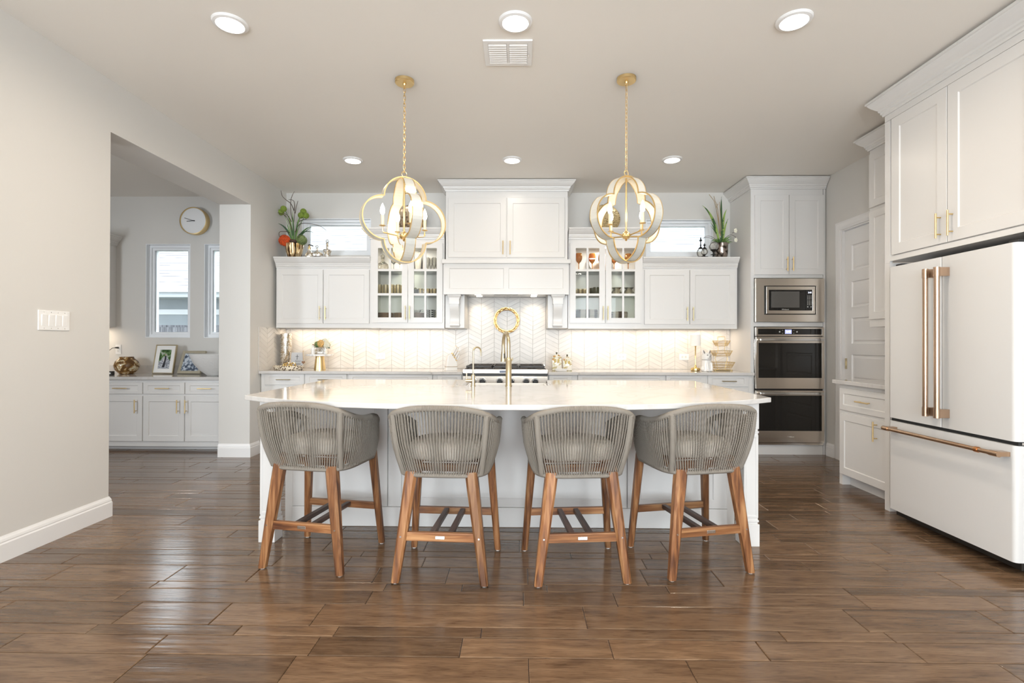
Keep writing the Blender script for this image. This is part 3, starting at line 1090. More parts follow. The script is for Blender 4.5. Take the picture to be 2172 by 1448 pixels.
r = thing('double_wall_oven', 'steel double wall oven with dark glass doors in the tower', 'oven', (2.959, YT, .112))
z = lambda v: v - .112
mb = MB(); mb.box(-.381, .364, .02, .50, z(.112), z(1.395)); mb.obj('case', M['black'], r)
p = MB(); p.frame(-.377, .362, z(1.297), z(1.394), .024, -.012, .02, .018); p.box(-.377, .36, .004, .02, z(1.297), z(1.394)); po = p.obj('control_panel', M['steel'], r, bevel=.002)
g = MB(); g.box(-.352, .340, -.008, .006, z(1.313), z(1.377)); g.obj('glass', M['black_glass'], po)
g = MB(); g.box(-.060, .012, -.0095, -.0075, z(1.322), z(1.368)); g.obj('display', plain('blue display', (.1, .1, .2), .3, emit=(.42, .46, .80), estr=.8), po)
text_mesh('2:40', .030, M['display'], 'clock_digits', po, (-.024, -.0105, z(1.345)))
k = MB()
for x in (-.118, .070): k.box(x - .007, x + .007, -.0095, -.0075, z(1.337), z(1.350))
for x in (-.085, .035):
    for q in (1.328, 1.360): k.box(x - .004, x + .004, -.0095, -.0075, z(q) - .002, z(q) + .002)
k.obj('touch_keys', M['print'], po)
for zb, zt, gb, gt, hz in ((.724, 1.290, .842, 1.223, 1.257), (.138, .704, .266, .652, .676)):
    d = MB()
    d.box(-.377, .362, -.016, .02, z(zb), z(gb)); d.box(-.377, .362, -.016, .02, z(gt), z(zt))
    d.box(-.377, -.349, -.016, .02, z(gb), z(gt)); d.box(.334, .362, -.016, .02, z(gb), z(gt))
    do = d.obj('door', M['steel'], r, bevel=.002)
    g = MB(); g.box(-.351, .336, -.015, .018, z(gb) - .002, z(gt) + .002); g.obj('glass', M['black_glass'], do)
    h = MB(); h.box(-.349, .336, -.062, -.046, z(hz) - .014, z(hz) + .014, bev=.006)
    for x in (-.31, .31): h.box(x - .014, x + .014, -.05, -.014, z(hz) - .010, z(hz) + .010)
    h.obj('handle', M['chrome'], do, smooth=True)
    if zb < .2:
        e = MB(); e.tube([(.035 * cos(a), -.0165, z(.20) + .011 * sin(a)) for a in [2 * pi * i / 24 for i in range(24)]], .0012, 6, close=True)
        e.obj('emblem', M['chrome'], do)
        text_mesh('Whirlpool', .017, M['chrome'], 'lettering', do, (0, -.0168, z(.20)))
t = MB(); t.box(-.377, .36, -.004, .02, z(.112), z(.132)); t.obj('vent_strip', M['steel'], r)

# ---- base cabinets on the range wall
def base_unit(label, x0, x1, yf, dx0, dx1, kind):
    r = thing('base_cabinet', label, 'cabinet', (x0, yf, 0))
    w = x1 - x0; D = YB - yf - .006
    mb = MB(); mb.box(0, w, .02, D, .10, .868); mb.box(0, w, .09, D, 0, .10)
    mb.obj('body', M['cab'], r)
    a, b = dx0 - x0, dx1 - x0
    drawer(r, a, b, .748, .862 + .004, .155, hmat=M['champagne'])
    if kind == 'drawers':
        drawer(r, a, b, .44, .735, .155, fz=.045, hmat=M['champagne']); drawer(r, a, b, .125, .43, .155, fz=.045, hmat=M['champagne'])
    elif kind == 'doors':
        m = (a + b) / 2
        door(r, a, m - .003, .125, .735, m - .033, (.55, .70), hmat=M['champagne']); door(r, m + .003, b, .125, .735, m + .033, (.55, .70), hmat=M['champagne'])
    else:
        door(r, a, b, .125, .735, b - .03, (.55, .70), hmat=M['champagne'])
    return r


YD = 5.530
base_unit('white base cabinet in the corner by the left side wall', -2.838, -2.350, YD, -2.790, -2.356, 'drawers')
base_unit('white base cabinet under the cake stand', -2.350, -1.880, YD, -2.343, -1.888, 'door')
base_unit('wide white base cabinet left of the cooktop', -1.880, -.935, YD, -1.868, -.946, 'doors')
base_unit('narrow white base cabinet under the knife block', -.933, -.609, YD - .03, -.885, -.622, 'door')
base_unit('narrow white base cabinet under the floral canisters', .313, .633, YD - .03, .326, .572, 'door')
base_unit('wide white base cabinet right of the cooktop', .635, 1.588, YD, .642, 1.578, 'doors')
base_unit('white base cabinet next to the corner one by the oven tower', 1.588, 2.038, YD, 1.598, 2.028, 'door')
base_unit('white base cabinet in the corner against the oven tower', 2.038, 2.534, YD, 2.050, 2.487, 'drawers')

def counter(label, poly, z0, z1, name='countertop'):
    mb = MB(); mb.prism(poly, z0, z1, 'Z')
    c = (sum(p[0] for p in poly) / len(poly), sum(p[1] for p in poly) / len(poly), z0)
    o = mb.obj(name, M['quartz'], bevel=.004, origin=c, seg=3)
    return tag(o, label, 'countertop')


CT0, CT1 = .869, .901
counter('white quartz countertop left of the cooktop on the range wall', [(-2.842, 6.130), (-2.842, YC), (-.962, YC), (-.935, YC - .030), (-.609, YC - .030), (-.609, 6.130)], CT0, CT1)
counter('white quartz countertop right of the cooktop on the range wall', [(.313, 6.130), (.313, YC - .030), (.636, YC - .030), (.663, YC), (2.536, YC), (2.536, 6.130)], CT0, CT1)

# ---- gas rangetop
r = thing('gas_rangetop', 'steel gas rangetop with black grates beneath the range hood', 'cooktop', (-.148, 5.44, .72))
z = lambda v: v - .72
mb = MB(); mb.box(-.457, .457, .0, .68, z(.884), z(.930)); mb.box(-.457, .457, .02, .68, z(.735), z(.884))
mb.obj('body', M['steel'], r, bevel=.004)
mb = MB(); mb.box(-.455, .455, .012, .03, z(.856), z(.884)); mb.obj('shadow_channel', M['black'], r)
mb = MB(); mb.box(-.457, .457, .002, .022, z(.737), z(.857)); mb.obj('control_panel', M['steel'], r, bevel=.003)
mb = MB(); mb.box(-.440, .440, .05, .66, z(.928), z(.9335)); mb.obj('burner_tray', M['iron'], r)
mb = MB(); mb.box(-.457, .457, .655, .68, z(.93), z(.955)); mb.obj('rear_trim', M['steel'], r)
for cx in (-.287, 0, .287):
    for cy in (.20, .50):
        q = MB(); q.lathe([(.045, 0), (.045, .008), (.030, .012), (.030, .018), (.0, .020)], 20, (cx, cy, z(.9335))); q.obj('burner', M['iron'], r, smooth=True)
for cx in (-.287, 0, .287):
    q = MB()
    a, b2, c1, c2 = cx - .138, cx + .138, .06, .645
    zt = z(.965)
    for x in (a, b2 - .016): q.box(x, x + .016, c1, c2, z(.935), zt)
    for y in (c1, c2 - .016, (c1 + c2) / 2 - .008): q.box(a, b2, y, y + .016, z(.945), zt)
    for cy in (.20, .50):
        for k in range(8):
            an = pi * k / 4 + pi / 8
            p0 = (cx + .035 * cos(an), cy + .035 * sin(an), zt - .008)
            p1 = (cx + .115 * cos(an), cy + .115 * sin(an), zt - .008)
            q.tube([p0, p1], .007, 4)
    for x in (a + .008, b2 - .008):
        for y in (c1 + .008, c2 - .008): q.box(x - .010, x + .010, y - .010, y + .010, z(.9335), z(.95))
    q.obj('grate', M['iron'], r, bevel=.002)
for x in (-.345, -.244, -.058, .066, .225, .322):
    k = MB(); k.tube([(x, .002, z(.800)), (x, -.006, z(.800))], [.040, .040], 24); ko = k.obj('knob', M['chrome'], r, smooth=True)
    k = MB(); k.tube([(x, -.006, z(.800)), (x, -.034, z(.800)), (x, -.038, z(.800))], [.031, .028, .024], 24); k.box(x - .005, x + .005, -.045, -.036, z(.775), z(.825)); k.obj('grip', M['black'], ko, smooth=True)
bp = MB(); bp.box(-.060, .020, -.003, .001, z(.893), z(.918)); bo = bp.obj('badge', plain('slate blue badge', (.06, .08, .13), .3, .4), r)
text_mesh('Thermador', .0155, M['print'], 'lettering', bo, (-.020, -.0037, z(.9055)))

# ---- right-hand wall: refrigerator surround and small cabinets (local x runs towards the camera)
XP = 2.69
PY = 3.768
r = thing('refrigerator_cabinet', 'tall white cabinet surround with two doors over the refrigerator', 'cabinet', (XP, PY, 0), RZ)
w = 1.168; D = XR - XP - .004
mb = MB()
mb.box(0, .050, .0, D, 0, 1.80); mb.obj('side_panel', M['cab'], r)
mb = MB(); mb.box(w - .045, w, .0, D, 0, 1.80); mb.obj('side_panel', M['cab'], r)
mb = MB(); mb.box(0, w, .02, D, 1.812, 3.0); mb.box(.0505, w, .0, .02, 1.812, 1.846); mb.box(0, .05, 0, .02, 1.8005, 2.838)
mb.obj('body', M['cab'], r)
mb = MB(); mb.box(.05, w - .045, .30, .34, 1.766, 1.812); mb.obj('back_panel', M['shadow_gap'], r)  # dark strip stands in for shade in the gap over the refrigerator
c = MB(); c.crown([(0, D - .02), (0, .0), (w, .0)], crown_at(2.885, 1.12, 1.05)); c.box(0, w, 0, .02, 2.84, 2.92); c.obj('crown_molding', M['cab'], r)
s = PY - 3.225
door(r, .064, s - .003, 1.854, 2.838, s - .048, (1.887, 2.045), .075, y=-.001)
door(r, s + .003, s + .570, 1.854, 2.838, s + .042, (1.887, 2.045), .075, y=-.001)

r = thing('refrigerator', 'white french-door refrigerator with bronze bar handles', 'refrigerator', (2.58, 3.580, 0), RZ)
w = .908
mb = MB(); mb.box(.012, w - .012, .075, .74, .028, 1.735); mb.obj('case', M['fridge_side'], r, bevel=.004)
mb = MB(); mb.box(.015, w - .015, .045, .078, .03, .075); mb.obj('kick_grille', M['black'], r)
def fdoor(x0, x1, z0, z1, rl, rr, name):
    """slab with rounded outer vertical edges"""
    pts = []
    def arc(cx, cy, a0, a1, rad):
        for i in range(7):
            a = a0 + (a1 - a0) * i / 6
            pts.append((cx + rad * cos(a), cy + rad * sin(a)))
    T = .068
    arc(x0 + rl, rl, pi, 1.5 * pi, rl)
    arc(x1 - rr, rr, 1.5 * pi, 2 * pi, rr)
    pts.append((x1, T)); pts.append((x0, T))
    mb = MB(); mb.prism(pts, z0, z1, 'Z')
    return mb.obj(name, M['fridge'], r, smooth=True, angle=50)
FS = 3.580 - 3.135
d1 = fdoor(.002, FS - .003, .704, 1.745, .022, .006, 'door')
d2 = fdoor(FS + .003, w - .002, .704, 1.745, .006, .022, 'door')
d3 = fdoor(.002, w - .002, .075, .682, .022, .022, 'drawer')
mb = MB(); mb.box(.006, w - .006, .020, .07, .682, .704); mb.obj('gasket', M['shadow_gap'], r)
mb = MB(); mb.box(w - .02, w + .004, .03, .10, .688, .700); mb.obj('hinge', M['chrome'], r)
for hx in (.02, w - .075):
    mb = MB(); mb.box(hx, hx + .055, .035, .14, 1.745, 1.764, bev=.004); mb.obj('hinge_cover', M['shadow_gap'], r)
for do, hx in ((d1, FS - .040), (d2, FS + .046)):
    h = MB()
    h.tube([(hx, -.066, .80), (hx, -.066, 1.645)], .0145, 18)
    ho = h.obj('handle', M['bronze'], do, smooth=True)
    e = MB()
    for q in (.795, 1.648):
        e.tube([(hx, -.066, q - .028), (hx, -.066, q + .028)], .0170, 18)
        e.box(hx - .014, hx + .014, -.060, .001, q - .026, q + .026)
    e.obj('end_bracket', M['bronze'], ho, smooth=True)
h = MB(); h.tube([(.060, -.062, .634), (.860, -.062, .634)], .0125, 18); ho = h.obj('handle', M['bronze_y'], d3, smooth=True)
e = MB()
for q in (.062, .858):
    e.tube([(q - .026, -.062, .634), (q + .026, -.062, .634)], .0155, 18)
    e.box(q - .022, q + .022, -.058, .001, .622, .646)
e.obj('end_bracket', M['bronze_y'], ho, smooth=True)
e = MB(); e.tube([(.745, -.062, .634), (.765, -.062, .634)], .0160, 18); e.obj('collar', plain('copper collar', (.62, .30, .13), .22, 1.0), ho, smooth=True)

# wall cabinet and base cabinet beyond the refrigerator
r = thing('wall_cabinet', 'narrow white stacked wall cabinet between the refrigerator and the pantry door', 'cabinet', (3.04, 4.47, 1.36), RZ)
z = lambda v: v - 1.36
w = 4.47 - PY - .004; D = XR - 3.04 - .004
mb = MB(); mb.box(0, w, .02, D, z(1.40), z(2.99)); mb.box(0, w, .02, .045, z(1.36), z(1.40)); mb.box(0, .018, .045, D, z(1.36), z(1.40)); mb.obj('body', M['cab'], r)
c = MB(); c.crown([(0, D - .01), (0, .018), (w, .018)], crown_at(z(2.895))); c.obj('crown_molding', M['cab'], r)
door(r, .018, w - .01, z(1.425), z(2.362), w - .05, (z(1.46), z(1.62)), .062); door(r, .018, w - .01, z(2.392), z(2.855), None, None, .062)

r = thing('base_cabinet', 'small white base cabinet beside the refrigerator', 'cabinet', (2.775, 4.462, 0), RZ)
w = 4.462 - PY - .004; D = XR - 2.775 - .004
mb = MB(); mb.box(0, w, .02, D, .10, .868); mb.box(.045, w, .085, D, 0, .10); mb.box(0, .04, .02, D, 0, .10); mb.obj('body', M['cab'], r)
drawer(r, .030, w - .012, .648, .836, .155, .05, .045)
door(r, .030, w - .012, .098, .622, w - .20, (.455, .610), .06)
counter('small white quartz countertop beside the refrigerator', [(2.745, PY + .004), (2.745, 4.487), (XR - .002, 4.487), (XR - .002, PY + .004)][::-1], .869, .902)

# ---- side room: counter, base and wall cabinet
NF = 5.62
for (a, b, side, lab) in ((-4.690, -4.210, 1, 'white base cabinet under the round brown vase'), (-4.210, -3.735, 1, 'white base cabinet under the framed wedding photo'), (-3.735, -3.262, -1, 'white base cabinet under the white stone bowl')):
    r = thing('base_cabinet', lab, 'cabinet', (a, NF, 0))
    w = b - a
    mb = MB(); mb.box(0, w, .02, .65, .044, .792); mb.box(0, w, .10, .65, 0, .05); mb.obj('body', M['cab'], r)
    drawer(r, .005, w - .005, .632, .760, .155, .05, .032)
    door(r, .005, w - .005, .102, .610, (w - .07 if side > 0 else .022), (.420, .570), .062)
r = thing('countertop', 'white quartz counter with low splash in the side room', 'countertop', (-4.5, 5.595, .793))
mb = MB(); mb.box(-.9, 1.322, 0, .683, 0, .032); mb.obj('slab', M['quartz'], r, bevel=.003)
mb = MB(); mb.box(-.9, 1.322, .665, .683, .032, .130); mb.obj('splash', M['quartz'], r, bevel=.002)
r = thing('base_cabinet', 'white base cabinet of the side room mostly behind the opening edge', 'cabinet', (-5.40, NF, 0))
mb = MB(); mb.box(0, .708, .02, .65, .044, .792); mb.box(0, .708, .10, .65, 0, .05); mb.obj('body', M['cab'], r)
drawer(r, .006, .702, .632, .760, .155, .05, .032); door(r, .006, .702, .102, .610, .64, (.420, .570), .062)
r = thing('wall_cabinet', 'white wall cabinet peeking past the opening edge in the side room', 'cabinet', (-5.80, 5.95, 1.40))
mb = MB(); mb.box(0, .755, .02, .328, 0, 1.09); mb.obj('body', M['cab'], r)
door(r, .012, .372, .035, .99, .345, (.07, .22)); door(r, .380, .745, .035, .99, .405, (.07, .22))
c = MB(); c.crown([(0, .018), (.755, .018), (.755, .328)], crown_at(1.01)); c.obj('crown_molding', M['cab'], r)
area_light('under_cabinet_strip', (-5.42, 6.12, 1.392), (-5.42, 6.14, 0), .6, .03, 2.2, WARM)

# ---- island
r = thing('island_cabinet', 'large white kitchen island base with corner posts behind the bar stools', 'kitchen island', (-.0675, 3.343, 0))
mb = MB()
IW = 1.43
mb.box(-IW, IW, .02, .365, 0, .864); mb.box(-IW, -.358, .365, .90, 0, .864); mb.box(.301, IW, .365, .90, 0, .864); mb.box(-.358, .301, .365, .90, 0, .636)
mb.obj('body', M['cab'], r)
def fpanel(x0, x1):
    p = MB(); p.shaker(x0, x1, .13, .864, 0, .02, .085, .008, .055); p.obj('panel', M['cab'], r)
fpanel(-IW, -.80); fpanel(-.794, .777); fpanel(.783, IW)
p = MB(); p.box(-IW - .004, IW + .004, -.004, .02, 0, .128); p.obj('baseboard', M['cab'], r, bevel=.003)
for s in (-1, 1):
    xa, xb = (-1.5045, -1.4105) if s < 0 else (1.4105, 1.5045)
    y0, y1 = -.288, -.188
    p = MB()
    p.box(xa, xb, y0, y1, .70, .864, bev=.003)
    p.box(xa + .006, xb - .006, y0 + .006, y1 - .006, .688, .70)
    p.box(xa, xb, y0, y1, .676, .688, bev=.003)
    p.box(xa + .005, xb - .005, y0 + .005, y1 - .005, .155, .676)
    p.shaker(xa + .004, xb - .004, .170, .664, y0, .02, .012, .004)
    p.box(xa, xb, y0, y1, .143, .157, bev=.003)
    p.box(xa + .006, xb - .006, y0 + .006, y1 - .006, .132, .143)
    p.box(xa - .003, xb + .003, y0 - .003, y1 + .003, 0, .132, bev=.003)
    p.obj('corner_post', M['cab'], r)
    q = MB(); xm = (xa + xb) / 2
    q.box(xm - .02, xm + .02, y1, .02, .78, .864); q.box(xm - .03, xm + .03, .02, .90, 0, .864)
    q.obj('side_panel', M['cab'], r)
ITZ0, ITZ1 = .8745, .902
top = []
cx = -.075
for i in range(49):
    t = -1 + 2 * i / 48
    top.append((cx + 1.52 * t, 2.535 + .40 * abs(t) ** 2.8))
hp = [(cx + 1.53, 2.96), (cx + 1.53, 4.27)]
SX0, SX1, SY = -.420, .228, 3.715
top = top + [(cx + 1.528, 2.942)] + hp + [(SX1, 4.27), (SX1, SY), (SX0, SY), (SX0, 4.27), (cx - 1.53, 4.27), (cx - 1.53, 2.96), (cx - 1.528, 2.942)]
counter('large white quartz island top with a bowed front edge', top, ITZ0, ITZ1)
# apron sink set into the notch
r = thing('apron_sink', 'white apron sink set in the back of the island', 'sink', ((SX0 + SX1) / 2, 3.99, .64))
sw = (SX1 - SX0) / 2 - .002
mb = MB()
mb.frame(-sw, sw, -.272, .285, .02, 0, .236)
bmesh.ops.transform(mb.bm, matrix=Matrix(((1, 0, 0, 0), (0, 0, 1, 0), (0, 1, 0, 0), (0, 0, 0, 1))), verts=mb.bm.verts)
mb.box(-sw, sw, -.272, .285, 0, .02)
mb.obj('basin', M['ceramic'], r, bevel=.006)
mb = MB(); mb.lathe([(.045, 0), (.045, .003), (.03, .002)], 20, (0, 0, .02)); mb.obj('drain', M['gold'], r)

# faucets
r = thing('kitchen_faucet', 'tall brass gooseneck faucet standing on the island', 'faucet', (-.074, 3.630, ITZ1))
mb = MB(); mb.lathe([(.025, 0), (.025, .006), (.0215, .010), (.021, .180), (.0235, .186), (.0235, .192), (.018, .197), (.0145, .208)], 24)
mb.obj('base', M['champagne'], r, smooth=True)
dx, dy = -.047 / .2, .977
pts = [(0, 0, .20), (0, 0, .24), (0, 0, .29)]
R = .095
for i in range(1, 13):
    a = pi * i / 12 * 1.0
    o = R * (1 - cos(a))
    pts.append((dx * o, dy * o, .29 + R * sin(a)))
pts.append((dx * 2 * R, dy * 2 * R, .262))
mb = MB(); mb.tube(pts, .0125, 16); mb.obj('spout', M['champagne'], r, smooth=True)
ex, ey = dx * 2 * R, dy * 2 * R
mb = MB(); mb.lathe([(.021, .170), (.020, .180), (.016, .235), (.0135, .250), (.0125, .268)], 20, (ex, ey, 0)); so = mb.obj('spray_head', M['champagne'], r, smooth=True)
mb = MB(); mb.box(ex + .004, ex + .013, ey - .022, ey - .014, .195, .232, bev=.003); mb.obj('button', M['black'], so)
mb = MB(); mb.tube([(.015, 0, .178), (.026, 0, .190), (.027, 0, .206)], [.006, .005, .0035], 10); mb.obj('handle', M['champagne'], r, smooth=True)

r = thing('filter_faucet', 'small thin brass filter tap left of the tall faucet', 'faucet', (-.328, 3.630, ITZ1))
mb = MB(); mb.lathe([(.018, 0), (.018, .004), (.0140, .006), (.0135, .078), (.0125, .082), (.006, .085)], 20); mb.obj('base', M['champagne'], r, smooth=True)
pts = [(0, 0, .08), (0, 0, .17), (0, 0, .245)]
for i in range(1, 13):
    a = pi * i / 12
    o = .026 * (1 - cos(a))
    pts.append((o, o * .8, .245 + .034 * sin(a)))
pts.append((.053, .043, .215))
mb = MB(); mb.tube(pts, .0058, 12); mb.obj('spout', M['champagne'], r, smooth=True)
mb = MB(); mb.cyl((0, 0, .040), (-.053, 0, .040), .0115, 16); mb.cyl((-.047, 0, .045), (-.047, 0, .092), .0045, 10); mb.obj('handle', M['champagne'], r, smooth=True)

# under-cabinet strips of light
for (xa, xb, yy) in ((-2.76, -1.74, 6.02), (-1.66, -.90, 6.0), (.60, 1.36, 6.0), (1.44, 2.44, 6.02)):
    area_light('under_cabinet_strip', ((xa + xb) / 2, yy, 1.378), ((xa + xb) / 2, yy + .01, 0), xb - xa, .025, 1.85 * (xb - xa), WARM)
# ================================================================== BAR STOOLS
def lerp(a, b, t): return tuple(a[i] + (b[i] - a[i]) * t for i in range(3))


def top_pt(p):
    """rim of the shell; p = -1 .. 1 around the back, 0 at the middle of the back"""
    a = p * radians(128)
    n = 2 / 4.5
    sx = abs(sin(a)) ** n * (1 if a > 0 else -1)
    cy = abs(cos(a)) ** n * (1 if cos(a) > 0 else -1)
    x = .274 * sx
    y = -.272 * cy + .0
    if cos(a) < 0: y = .225 * abs(cos(a)) ** n; x = .274 * (1 if a > 0 else -1) * (1 - .16 * (abs(a) - pi / 2) / radians(38))
    z = .886 - .150 * abs(p) ** 1.4
    return (x, y, z)


def bot_pt(p):
    a = p * radians(128)
    n = 2 / 4.0
    sx = abs(sin(a)) ** n * (1 if a > 0 else -1)
    cy = abs(cos(a)) ** n * (1 if cos(a) > 0 else -1)
    x = .226 * sx; y = -.205 * cy
    if cos(a) < 0: y = .185 * abs(cos(a)) ** n; x = .226 * (1 if a > 0 else -1)
    return (x, y, .541)


def resample(fn, n):
    P = [fn(-1 + 2 * i / 400) for i in range(401)]
    L = [0]
    for a, b in zip(P, P[1:]): L.append(L[-1] + (Vector(b) - Vector(a)).length)
    out = []
    j = 0
    for k in range(n):
        s = L[-1] * k / (n - 1)
        while j < 399 and L[j + 1] < s: j += 1
        t = (s - L[j]) / max(1e-9, L[j + 1] - L[j])
        out.append(lerp(P[j], P[j + 1], t))
    return out


def wrapped(mb, pts_fn, r, pitch):
    P = resample(pts_fn, 60)
    Lt = sum((Vector(b) - Vector(a)).length for a, b in zip(P, P[1:]))
    n = int(Lt / pitch) * 2 + 1
    Q = resample(pts_fn, n)
    mb.tube(Q, [r if i % 2 else r * .80 for i in range(n)], 8)


def make_stool(label):
    t = thing('bar_stool', label, 'bar stool', (0, 0, 0), 0, 'rope-back bar stools at the island')
    n = 90
    T = resample(top_pt, n); B = resample(bot_pt, n)
    mb = MB()
    for i in range(n):
        a, b = Vector(T[i]), Vector(B[i])
        o = Vector((a.x, a.y, 0)).normalized()
        for k, s in ((0, .0120), (0, -.0105)):
            jj = min(n - 1, i + k)
            a2, b2 = Vector(T[i]), Vector(B[jj])
            mid = (a2 + b2) / 2 + o * (.012)
            pts = [a2 + o * s, (a2 * .75 + b2 * .25) + o * (s + .008), mid + o * s, (a2 * .25 + b2 * .75) + o * (s * .9 + .008), b2 + o * s * .8]
            mb.tube(pts, .0029, 5, False)
    mb.obj('woven_rope_back', M['rope'], t, smooth=True)
    mb = MB(); wrapped(mb, top_pt, .0175, .0075); mb.obj('top_rail', M['rope'], t, smooth=True, angle=80)
    mb = MB(); wrapped(mb, bot_pt, .0140, .0075); mb.obj('bottom_rail', M['rope'], t, smooth=True, angle=80)
    for s in (-1, 1):
        def post(p, s=s):
            q = (p + 1) / 2
            a, b = Vector(top_pt(.355 * s)), Vector(bot_pt(.40 * s))
            v = a * (1 - q) + b * q + Vector((s * .006, -.018, 0)) * sin(pi * q) + Vector((0, -.006, 0))
            return tuple(v)
        mb = MB(); wrapped(mb, post, .0165, .0085); mb.obj('wrapped_post', M['rope'], t, smooth=True, angle=80)
        def front(p, s=s):
            q = (p + 1) / 2
            return lerp(top_pt(s), bot_pt(s), q)
        mb = MB(); wrapped(mb, front, .013, .0075); mb.obj('arm_end', M['rope'], t, smooth=True, angle=80)
    # cushion: rounded slab, domed
    pl = []
    for i in range(40):
        a = 2 * pi * i / 40
        e = 2 / 3.2
        pl.append((.205 * abs(cos(a)) ** e * (1 if cos(a) >= 0 else -1), .012 + .195 * abs(sin(a)) ** e * (1 if sin(a) >= 0 else -1)))
    def ring(k, z): return [(x * k, .012 + (y - .012) * k, z) for x, y in pl]
    mb = MB(); mb.loft([ring(.93, .606), ring(.985, .614), ring(1.0, .632), ring(1.0, .652), ring(.985, .670), ring(.93, .684), ring(.7, .695), ring(.35, .700), ring(.08, .701)], True, True)
    mb.obj('seat_cushion', M['cushion'], t, smooth=True, angle=60)
    # slatted wooden seat under the cushion
    mb = MB()
    for s in (-1, 1): mb.box(s * .198 - .015, s * .198 + .015, -.165, .19, .562, .592)
    mb.box(-.185, .185, .165, .195, .562, .592); mb.box(-.185, .185, -.180, -.150, .556, .592)
    for k in range(5): mb.box(-.185, .185, -.118 + k * .058, -.078 + k * .058, .590, .604)
    mb.obj('seat_frame', M['wood_x'], t)
    # legs: chamfered, tapering, splayed
    def leg(fx, fy, tx, ty, zt, w0, w1):
        m = MB()
        def ring(cx, cy, z, w):
            h = w / 2; c = w * .22
            return [(cx + a, cy + b2, z) for a, b2 in ((-h + c, -h), (h - c, -h), (h, -h + c), (h, h - c), (h - c, h), (-h + c, h), (-h, h - c), (-h, -h + c))]
        R = []
        for k in range(7):
            u = k / 6
            R.append(ring(fx + (tx - fx) * u, fy + (ty - fy) * u, .006 + (zt - .006) * u, w0 + (w1 - w0) * min(1, u * 1.15)))
        m.loft(R, True, True)
        o = m.obj('leg', M['wood_z'], t)
        g = MB(); g.lathe([(.011, 0), (.012, .003), (.012, .008)], 12, (fx, fy, 0)); g.obj('foot_glide', M['white'], o)
        return o
    RL = []
    for s in (-1, 1):
        l = leg(s * .226, -.222, s * .152, -.178, .560, .040, .062); RL.append(l)
        g = MB(); g.tube([(s * .1985, -.2255, .235), (s * .1985, -.232, .235)], [.006, .0045], 12); g.obj('bolt_cap', M['chrome'], l)
    for s in (-1, 1): leg(s * .248, .222, s * .205, .172, .612, .034, .046)
    def rail(y, z, hw, h, th, name):
        m = MB(); m.box(-hw, hw, y - th / 2, y + th / 2, z - h / 2, z + h / 2, bev=.003)
        return m.obj(name, M['wood_x'], t)
    rb = rail(-.204, .232, .182, .044, .024, 'stretcher')
    p = MB(); p.box(-.024, .024, -.2185, -.2155, .2235, .2395, bev=.001); po = p.obj('metal_plate', M['chrome'], rb)
    rail(.204, .232, .218, .040, .024, 'stretcher')
    for x in (-.047, .047):
        m = MB(); m.box(x - .014, x + .014, -.192, .192, .226, .250, bev=.002); m.obj('footrest_slat', M['wood_dark'], t)
    return t


LB = ['rope-back bar stool at the end of the island nearest the wide wall opening',
      'rope-back bar stool second from the wide wall opening, below the tall faucet\'s left',
      'rope-back bar stool third from the wide wall opening, second from the refrigerator',
      'rope-back bar stool at the end of the island nearest the refrigerator']
LB[1] = 'rope-back bar stool second from the wide wall opening'
st = [(-1.110, 2.885, -10.2), (-.382, 2.764, -3.4), (.303, 2.771, 5.2), (.957, 2.872, 12.4)]
s0 = make_stool(LB[0])
s0.location = (st[0][0], st[0][1], 0); s0.rotation_euler = (0, 0, radians(st[0][2]))
for k in (1, 2, 3):
    dup(s0, (st[k][0], st[k][1], 0), radians(st[k][2]), LB[k])

# ================================================================== PENDANTS
def quatrefoil(n=24):
    """closed outline (x, z) of four overlapping lobes around the origin, plus which points are cusps"""
    a, r = .150, .152
    out = []
    # lobes: right, top, left, bottom; neighbours meet on the diagonals
    # meeting point on diagonal: |(d,d)-(a,0)| = r
    dd = (a + sqrt(max(0, a * a - 2 * (a * a - r * r)))) / 2
    half = atan2(dd, dd - a)
    for k in range(4):
        c = (a * cos(k * pi / 2), a * sin(k * pi / 2))
        for i in range(n):
            t = -half + 2 * half * i / (n - 1)
            an = k * pi / 2 + t
            out.append((c[0] + r * cos(an), c[1] + r * sin(an)))
    return out


